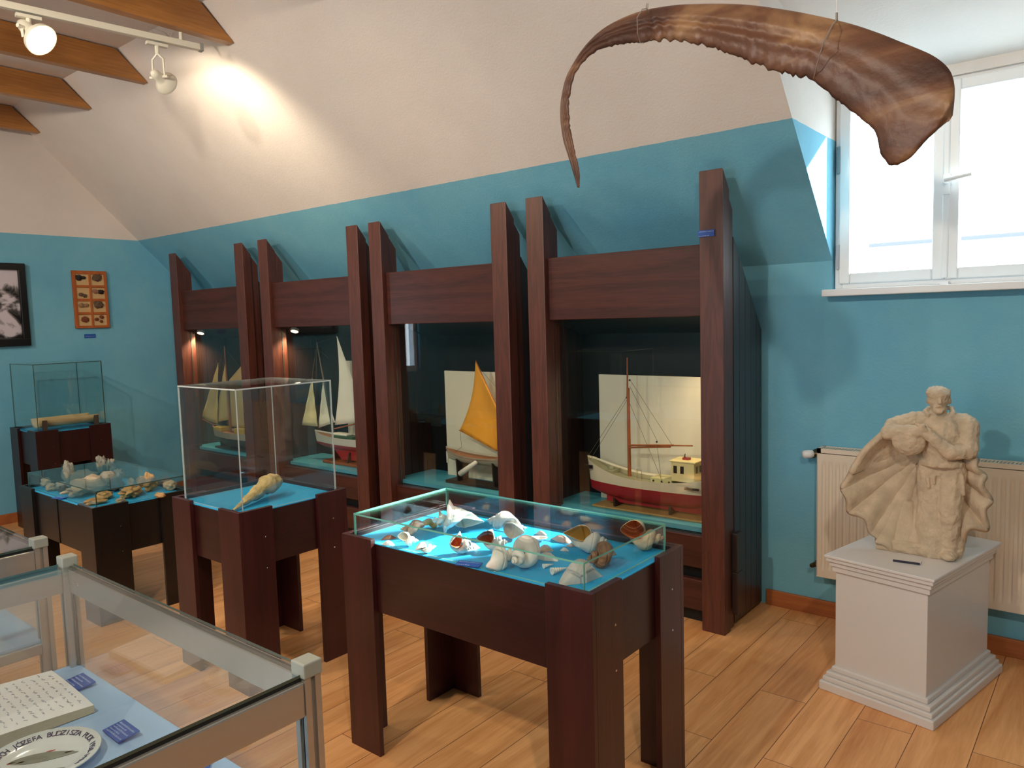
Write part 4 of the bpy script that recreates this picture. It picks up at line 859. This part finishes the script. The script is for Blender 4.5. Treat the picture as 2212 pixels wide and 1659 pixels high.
pc = thing('paper_card', (p.x, p.y, .637), 'pale blue card standing at the back of the stone table', 'card')
MB().box(p.x-.075, p.y, .637, p.x+.06, p.y+.003, .715).build('card', mat('pale_blue_card', (150, 196, 214), .6), pc)
p = at(470, 1096, Z=.80)

# ================================================================ RADIATOR
rd = thing('radiator', (-.4, 3.93, .24), 'cream ribbed panel radiator on the wall below the window', 'radiator')
RX0, RX1, RZ0, RZ1 = -1.207, .42, .238, .903
m = MB()
def rfront(u, v):
    x = RX0+.004+(RX1-RX0-.008)*u; z = RZ0+.004+(RZ1-RZ0-.03)*v
    ph = (x-RX0)/.0333; q = .5+.5*math.cos(2*PI*ph); q = min(1, max(0, (q-.35)*2.6)); e = min(1, max(0, (z-RZ0-.045)/.012)) * min(1, max(0, (RZ1-.075-z)/.012))
    if x < RX0+.02 or x > RX1-.02: e = 0
    return (x, 3.90+.007*q*e, z)
m.grid(rfront, 800, 44); m.build('front_panel', RADM, rd, smooth=True)
m = MB(); m.box(RX0, 3.902, RZ0, RX0+.002, 3.985, RZ1-.012); m.box(RX0, 3.975, RZ0, RX1, 3.985, RZ1-.02); m.box(RX1-.002, 3.902, RZ0, RX1, 3.985, RZ1-.012); m.box(RX0, 3.901, RZ0, RX1, 3.985, RZ0+.004); m.build('casing', RADM, rd)
m = MB(); m.box(RX0, 3.898, RZ1-.022, RX1, 3.908, RZ1); m.box(RX0, 3.976, RZ1-.022, RX1, 3.986, RZ1); m.box(RX0, 3.898, RZ1-.022, RX0+.02, 3.986, RZ1); m.box(RX1-.02, 3.898, RZ1-.022, RX1, 3.986, RZ1)
n = 108
for i in range(n):
    x = RX0+.025+(RX1-RX0-.05)*i/n; m.hexa([(x, 3.908, RZ1-.006), (x+.007, 3.908, RZ1-.006), (x+.013, 3.976, RZ1-.006), (x+.006, 3.976, RZ1-.006), (x, 3.908, RZ1-.002), (x+.007, 3.908, RZ1-.002), (x+.013, 3.976, RZ1-.002), (x+.006, 3.976, RZ1-.002)])
m.build('top_grille', RADM, rd)
m = MB(); m.tube([(RX0, 3.94, .868), (RX0-.03, 3.94, .868)], .012, 12); m.tube([(RX0-.03, 3.94, .85), (RX0-.03, 3.96, .872), (RX0-.03, 3.99, .872)], .013, 10); v = m.build('valve', BRASS, rd, smooth=True, angle=50)
m = MB(); m.lathe([(.013, 0), (.019, .006), (.021, .02), (.021, .045), (.016, .055), (.004, .058)], (RX0-.028, 3.94, .866), (-.82, -.55, -.05), 18); m.build('valve_knob', PVC, v, smooth=True, angle=50)
m = MB(); m.tube([(RX0, 3.94, .285), (RX0-.028, 3.94, .285)], .011, 12); m.tube([(RX0-.022, 3.94, .285), (RX0-.022, 3.99, .285)], .012, 10); m.lathe([(.012, -.005), (.012, .02), (.007, .028)], (RX0-.022, 3.935, .285), (-.3, -1, 0), 12); m.build('return_valve', BRASS, rd, smooth=True, angle=50)

# ================================================================ PEDESTAL AND STATUE
pd = thing('pedestal', (-.748, 3.156, 0), 'white moulded pedestal carrying the plaster statue', 'pedestal', rz=-.2036)
PW, PD = .434, .69
def pbox(mb, o, z0, z1): mb.box(-PW/2-o, -o, z0, PW/2+o, PD+o, z1)
m = MB(); m.box(-PW/2+.035, .035, .09, PW/2-.035, PD-.035, .515); m.build('shaft', WHITEP, pd, bevel=.002)
m = MB(); pbox(m, .0, .570, .582); pbox(m, -.006, .554, .570); pbox(m, -.016, .534, .554); pbox(m, -.024, .510, .534); m.build('top_moulding', WHITEP, pd, bevel=.003)
m = MB(); pbox(m, .012, 0, .038); pbox(m, .002, .038, .058); pbox(m, -.008, .058, .078); pbox(m, -.024, .078, .10); m.build('base_moulding', WHITEP, pd, bevel=.005)
pl = thing('name_plate', (-.65, 3.205, .582), 'thin dark-edged name plate lying on the pedestal top', 'name plate')
a, b = at(1929, 1213, Z=.582), at(1987, 1221, Z=.582); m = MB(); bar(m, a+Vector((0, .02, .004)), b+Vector((0, .02, .004)), .035, .006); m.build('plate', WHITEP, pl); m = MB(); bar(m, a+Vector((0, 0, .005)), b+Vector((0, 0, .005)), .004, .008); m.build('dark_edge', mat('navy_edge', (40, 42, 60), .4), pl)

st = thing('plaster_statue', (-.575, 3.46, .582), 'plaster statue of a man with folded arms before a huge scallop shell', 'statue', rz=math.radians(9))
def cap(mb, a, b, ra, rb, n=12):
    a, b = Vector(a), Vector(b); mb.tube([a, a.lerp(b, .5), b], [ra, (ra+rb)/2, rb], n); mb.ball(a, ra, nu=12, nv=8); mb.ball(b, rb, nu=12, nv=8)
m = MB()
# legs / trousers (x right, y away from viewer, z up), total height .672
cap(m, (-.035, 0, .34), (-.04, .01, .20), .052, .042); cap(m, (-.04, .01, .20), (-.05, .0, .04), .042, .040)
cap(m, (.035, -.01, .34), (.030, -.04, .20), .050, .042); cap(m, (.030, -.04, .20), (.03, -.035, .05), .042, .034)
m.ball((.03, -.055, .018), (.030, .055, .022)); m.ball((-.055, -.025, .018), (.035, .05, .024))
m.tube([(-.02, .01, .0), (-.02, .01, .35)], [.085, .05], 16); m.ball((.055, -.02, .05), (.03, .03, .06))
# pelvis, belt, torso
m.ball((-.0, 0, .345), (.082, .052, .055)); m.lathe([(.070, 0), (.082, .006), (.082, .022), (.072, .03)], (-.0, 0, .36), (0, 0, 1), 20)
cap(m, (-.0, 0, .39), (.0, .005, .49), .068, .078); m.ball((-.0, .01, .51), (.095, .055, .055))
cap(m, (-.085, .012, .535), (.07, .012, .53), .036, .040); cap(m, (-.02, .008, .54), (-.015, 0, .585), .034, .028)
# collar
m.tube([(-.045, -.02, .56), (-.062, .0, .575), (-.05, .03, .585), (0, .04, .59), (.03, .03, .585), (.035, 0, .57), (.015, -.03, .545)], .010, 8)
# right (viewer left) arm spread along the shell top, block sleeve
cap(m, (-.10, .01, .535), (-.175, -.01, .515), .036, .030); cap(m, (-.175, -.01, .515), (-.19, -.045, .49), .030, .026)
cap(m, (-.19, -.045, .49), (-.09, -.075, .50), .030, .028); m.ball((-.115, -.06, .465), (.062, .036, .062))
# left arm folded over : shoulder, elbow, forearm to the other shoulder
cap(m, (.085, .005, .52), (.085, -.04, .435), .040, .038); cap(m, (.085, -.04, .435), (.03, -.075, .425), .036, .030); cap(m, (.03, -.075, .425), (-.06, -.08, .505), .030, .021)
m.ball((-.068, -.085, .515), (.024, .018, .022))
for k in range(4): cap(m, (-.070+.009*k, -.090, .522-.004*k), (-.094+.008*k, -.094, .540-.006*k), .0065, .0055, 6)
cap(m, (-.055, -.098, .512), (-.064, -.105, .530), .007, .006, 6)
# pockets and folds
for (x, z, dz) in ((-.05, .33, .05), (-.03, .335, .04), (.045, .32, .06), (.07, .33, .07)): cap(m, (x, -.045, z), (x+.006, -.05, z-dz), .007, .005, 6)
# head
def headfn(d):
    g = 1
    if d.z < -.2: g *= 1-.16*abs(d.z)
    return g
hc = Vector((-.018, -.012, .622)); m.ball(hc, (.038, .044, .050), nu=24, nv=18, fn=headfn)
m.ball(hc+Vector((.004, -.026, -.030)), (.024, .020, .022)); m.ball(hc+Vector((.004, -.010, .022)), (.040, .042, .028), nu=20, nv=12)
m.tube([hc+Vector((.006, -.044, .012)), hc+Vector((.007, -.055, -.008)), hc+Vector((.006, -.046, -.012))], [.004, .008, .006], 8)       # nose
for s_ in (-1, 1):
    m.tube([hc+Vector((.006+s_*.006, -.045, .014)), hc+Vector((.006+s_*.024, -.038, .016))], .0045, 6)                                   # brows
    m.ball(hc+Vector((.006+s_*.014, -.038, .004)), (.006, .005, .004), nu=8, nv=6); m.ball(hc+Vector((.002+s_*.038, .0, -.002)), (.006, .010, .014), nu=8, nv=6)
m.tube([hc+Vector((-.008, -.044, -.020)), hc+Vector((.006, -.050, -.018)), hc+Vector((.020, -.043, -.020))], [.003, .0055, .003], 6)        # moustache
m.tube([hc+Vector((-.003, -.044, -.028)), hc+Vector((.014, -.044, -.028))], .0035, 6); m.ball(hc+Vector((.006, -.038, -.042)), (.012, .012, .009), nu=10, nv=8)
body = m.build('figure', PLASTER, st)
rm = body.modifiers.new('remesh', 'REMESH'); rm.mode = 'VOXEL'; rm.voxel_size = .0032; rm.use_smooth_shade = True
sm = body.modifiers.new('smooth', 'SMOOTH'); sm.iterations = 2; sm.factor = .5
tx = bpy.data.textures.new('chisel', 'CLOUDS'); tx.noise_scale = .022; tx.noise_depth = 2
dm = body.modifiers.new('disp', 'DISPLACE'); dm.texture = tx; dm.strength = .009; dm.texture_coords = 'LOCAL'
m = MB()
hr = hc+Vector((0, .004, .026)); m.ball(hr, (.043, .046, .028), nu=40, nv=20, fn=lambda d: 1+.16*noise.noise(d*5)+.08*noise.noise(d*11)); m.build('hair', PLASTER, st, smooth=True)
# scallop shell behind him : centre C, outline radius by angle
Cx, Cz = -.06, .40
outl = [(-.21, .50), (-.29, .41), (-.345, .30), (-.365, .245), (-.352, .18), (-.31, .125), (-.265, .09), (-.235, .055), (-.225, .005), (-.10, .0), (.0, .01), (.07, .06), (.10, .10), (.15, .13), (.165, .20), (.16, .27), (.135, .36), (.095, .44)]
op = resample([(a, 0, b) for a, b in outl], 220)
def sh_pt(u, v, back=0):
    p = op[min(220, int(round(u*220)))]; q = Vector((Cx, 0, Cz)); r = p-q; ang = math.atan2(r.z, r.x)
    rib = math.cos(ang*21); vv = v
    edge = 1+.05*rib*v**4*min(1, max(0, (u-.16)*6))
    o = q+Vector((r.x, 0, r.z))*vv*edge
    dish = .075-.105*v**2.2+.014*rib*(v**1.2)*min(1, max(.15, (u-.10)*5))
    if u < .16 and v > .8: dish -= .02*(v-.8)/.2
    o.y = dish+.02*back + (.004*noise.noise(Vector((u*30, v*8, 1)))); return o
m = MB(); m.grid(lambda u, v: sh_pt(u, v), 220, 26); so = m.build('scallop_shell', PLASTER, st, smooth=True); md = so.modifiers.new('s', 'SOLIDIFY'); md.thickness = .022; md.offset = -1
m = MB(); m.prism([(-.235, -.03), (-.06, -.06), (.06, -.03), (.06, .08), (-.2, .09)], 2, 0, .05); m.tube([(-.13, .03, 0), (-.12, .05, .20)], [.09, .03], 10); m.build('base', PLASTER, st, bevel=.008)

st.scale = (1.03, 1.03, 1.03)
# ================================================================ ALUMINIUM SHOWCASES
def showcase(x0, x1, y0, y1, zt, label, shelf=.65):
    t = thing('aluminium_showcase', ((x0+x1)/2, (y0+y1)/2, 0), label, 'showcase', 'aluminium and glass showcases'); w = .036
    for cx in (x0, x1-w):
        for cy in (y0, y1-w):
            m = MB(); 
            e = .008                                            # extruded post with a groove on each face
            m.prism([(cx, cy), (cx+.013, cy), (cx+.013, cy+e), (cx+.023, cy+e), (cx+.023, cy), (cx+w, cy), (cx+w, cy+.013), (cx+w-e, cy+.013), (cx+w-e, cy+.023), (cx+w, cy+.023), (cx+w, cy+w), (cx+.023, cy+w), (cx+.023, cy+w-e), (cx+.013, cy+w-e), (cx+.013, cy+w), (cx, cy+w), (cx, cy+.023), (cx+e, cy+.023), (cx+e, cy+.013), (cx, cy+.013)], 2, 0, zt-.006)
            po = m.build('post', ALU, t)
            MB().box(cx-.003, cy-.003, zt-.012, cx+w+.003, cy+w+.003, zt+.018).build('corner_cap', CAPM, po, bevel=.003)
    def rails(z0, z1):
        for cy in (y0, y1-.028): MB().box(x0+w, cy+.004, z0, x1-w, cy+.026, z1).build('rail', ALU, t, bevel=.003)
        for cx in (x0, x1-.028): MB().box(cx+.004, y0+w, z0, cx+.026, y1-w, z1).build('rail', ALU, t, bevel=.003)
    rails(zt-.085, zt-.018); rails(shelf-.045, shelf-.012); rails(.05, .10)
    MB().box(x0+.012, y0+.012, shelf-.012, x1-.012, y1-.012, shelf-.002).build('shelf', PALEB, t)
    m = MB()
    for cy in (y0+.010, y1-.022): m.box(x0+w, cy, zt-.018, x1-w, cy+.006, zt-.010)
    for cx in (x0+.010, x1-.018): m.box(cx, y0+w, zt-.018, cx+.006, y1-w, zt-.010)
    m.build('rubber_strip', RUB, t)
    MB().pane(x0+.010, y0+.010, zt-.010, x1-.010, y1-.010, zt-.004).build('glass_top', [G, GED], t)
    for a in ((x0+w, y1-.016, shelf-.01, x1-w, y1-.011, zt-.085), (x0+w, y0+.010, shelf-.01, x1-w, y0+.015, zt-.085), (x0+.010, y0+w, shelf-.01, x0+.015, y1-w, zt-.085), (x1-.015, y0+w, shelf-.01, x1-.010, y1-w, zt-.085)):
        MB().pane(*a).build('glass_side', [G, GED], t)
    sc = MB()
    for xx in (x0+.07, x0+.095): sc.lathe([(.004, 0), (.003, .0015)], (xx, y1-.028+.004, zt-.05), (0, -1, 0), 10)
    sc.build('screw', CHROME, t)
    return t
showcase(-2.335, -1.176, -.12, .838, .95, 'aluminium and glass showcase in the lower left corner, holding the open book and plate')
showcase(-3.76, -2.582, -.12, .862, .95, 'aluminium and glass showcase at the left edge, behind the one with the book')
SZ = .649
# open book
bk = thing('open_book', tuple(at(60, 1500, Z=SZ)), 'thick old handwritten book lying open in the near showcase', 'book')
p0 = at(203, 1523, Z=SZ+.02); p1 = at(112, 1448, Z=SZ+.02)      # fore edge corners of the right hand block
e1 = (p1-p0); Lb = e1.length; e1.normalize(); e2 = Vector((-e1.y, e1.x, 0)).normalized()
if e2.dot(Vector((-1, 0, 0))+Vector((0, -1, 0))) < 0: e2 = -e2
Wb = .30
def page(u, v): # u along spine direction (0..1), v away from fore edge
    h = .030+.006*math.sin(PI*min(1, v*1.1)) - (.012*abs(v-1)**0 if False else 0)
    return p0+e1*Lb*u+e2*Wb*v-Vector((0, 0, .02))+Vector((0, 0, .020+.012*math.sin(PI*v*.55)+.003*math.sin(PI*u)))
m = MB(); m.grid(page, 12, 16); m.build('page', PAPER, bk, smooth=True)
m = MB()
def edge(u, v): q = page(u, 0); q.z = SZ+.001+(q.z-SZ-.001)*v; return q
def edge2(u, v): q = page(0, u); q.z = SZ+.001+(q.z-SZ-.001)*v; return q
def edge3(u, v): q = page(1, u); q.z = SZ+.001+(q.z-SZ-.001)*v; return q
m.grid(edge, 12, 2); m.grid(edge2, 16, 2); m.grid(edge3, 16, 2); m.build('page_block', PAGEE, bk)
m = MB(); rn = random.Random(5)
for k in range(13):
    v0 = .06+.068*k; x = .07+rn.uniform(0, .05)
    while x < .9:
        wl = rn.uniform(.03, .10); n = int(wl/.012)+2; pts = []
        for i in range(n): uu = x+wl*i/n; q = page(min(1, uu), min(1, v0+.012*rn.uniform(-1, 1))); q.z += .0012; pts.append(q)
        m.tube(pts, .0006, 4, caps=False); x += wl+rn.uniform(.015, .05)
tag(m.build('handwriting', INKD, bk), kind='stuff')
# plate with lettering
pc_ = at(92, 1640, Z=SZ+.012)
plc = Vector((pc_.x, pc_.y, SZ)); PR = (at(219, 1605, Z=SZ+.02)-Vector((pc_.x, pc_.y, SZ+.02))).length
pt = thing('commemorative_plate', tuple(plc), 'white ceramic plate with painted fish and blue-grey lettering round its rim', 'plate')
CER = mat('white_porcelain', (226, 230, 232), .12, spec=.6)
MB().lathe([(PR*.5, .0), (PR*.55, .004), (PR*.72, .008), (PR, .020), (PR*1.005, .022), (PR*.99, .0235), (PR*.70, .0115), (PR*.60, .008), (.002, .008)], plc, (0, 0, 1), 64).build('dish', CER, pt, smooth=True)
up = Vector((_r.x, _r.y, 0)).normalized(); fw = Vector((_f.x, _f.y, 0)).normalized()
txt = 'SZKOLNICH JÓZEFA BUDZISZA PUCK 1958-1984'
letters = []; INKB = mat('blue_grey_glaze', (62, 68, 104), .3)
a0 = math.radians(90+124); step = math.radians(-5.9)
for i, ch_ in enumerate(txt):
    if ch_ == ' ': continue
    an = a0+i*step; rr = PR*.84; pos = plc+(up*math.cos(an)+fw*math.sin(an))*rr; pos.z = plc.z+.0187
    xa = (up*math.sin(an)-fw*math.cos(an)); ya = (up*math.cos(an)+fw*math.sin(an))
    ya3 = (ya+Vector((0, 0, .42))).normalized(); za3 = xa.cross(ya3)
    Mx = Matrix((xa, ya3, za3)).transposed().to_4x4(); Mx.translation = pos-plc-ya3*PR*.055
    letters.append(text_mesh(ch_, PR*.165, None, None, None, Mx, extrude=.0004))
mb = MB()
for me in letters:
    k = len(mb.v); mb.v += [tuple(v.co+plc) for v in me.vertices]
    for pg in me.polygons: mb.face([k+i for i in pg.vertices])
mb.build('lettering', INKB, pt)
def fish(cx, cy, L_, w, rot, nm, mt):
    m = MB(); n = 28; P = []
    for i in range(n+1):
        t_ = i/n; wd = w*math.sin(PI*t_**.85)**.8*(1-.2*t_); P.append((t_*L_-L_/2, wd))
    poly = [(x, y) for x, y in P]+[(x, -y*.8) for x, y in reversed(P[1:-1])]
    poly = poly[:n//1]+poly[n//1:]
    R = Matrix.Rotation(rot, 2); V = [R@Vector(q) for q in poly]; V = [plc+up*(cx+q.x)+fw*(cy+q.y) for q in V]
    zz = plc.z+.0084; k = len(m.v); m.v += [(q.x, q.y, zz) for q in V]+[(q.x, q.y, zz+.0008) for q in V]; N_ = len(V)
    m.face(range(k+N_, k+2*N_)); m.face(range(k+N_-1, k-1, -1))
    for i in range(N_): j = (i+1) % N_; m.face((k+i, k+j, k+N_+j, k+N_+i))
    return m.build(nm, mt, pt)
FISHM = mat('grey_green_fish_glaze', (134, 140, 130), .25, var=.2, scale=40); FIN = mat('red_fin_glaze', (190, 92, 84), .3)
fish(-.005, .012, PR*1.2, PR*.21, .30, 'painted_fish', FISHM); fish(.045, -.04, PR*.5, PR*.08, .45, 'painted_fish', FISHM)
for cx, cy in ((-.045, -.006), (-.005, .038), (.04, .032), (-.065, -.008)): fish(cx, cy, PR*.16, PR*.03, .5, 'painted_fin', FIN)
label_card(tuple(at(172, 1474, Z=SZ+.006)), .085, .05, VR-D(40), 'blue label beside the open book corner', tilt=D(6), lines=4)
label_card(tuple(at(262, 1580, Z=SZ+.008)), .085, .05, VR-D(40), 'blue label on pale lining, right of the white plate', tilt=D(6), lines=5)
label_card(tuple(at(412, 1650, Z=SZ+.004)), .085, .05, VR-D(-10), 'blue label low in the near showcase, seen through its side glass', tilt=D(6), lines=2)
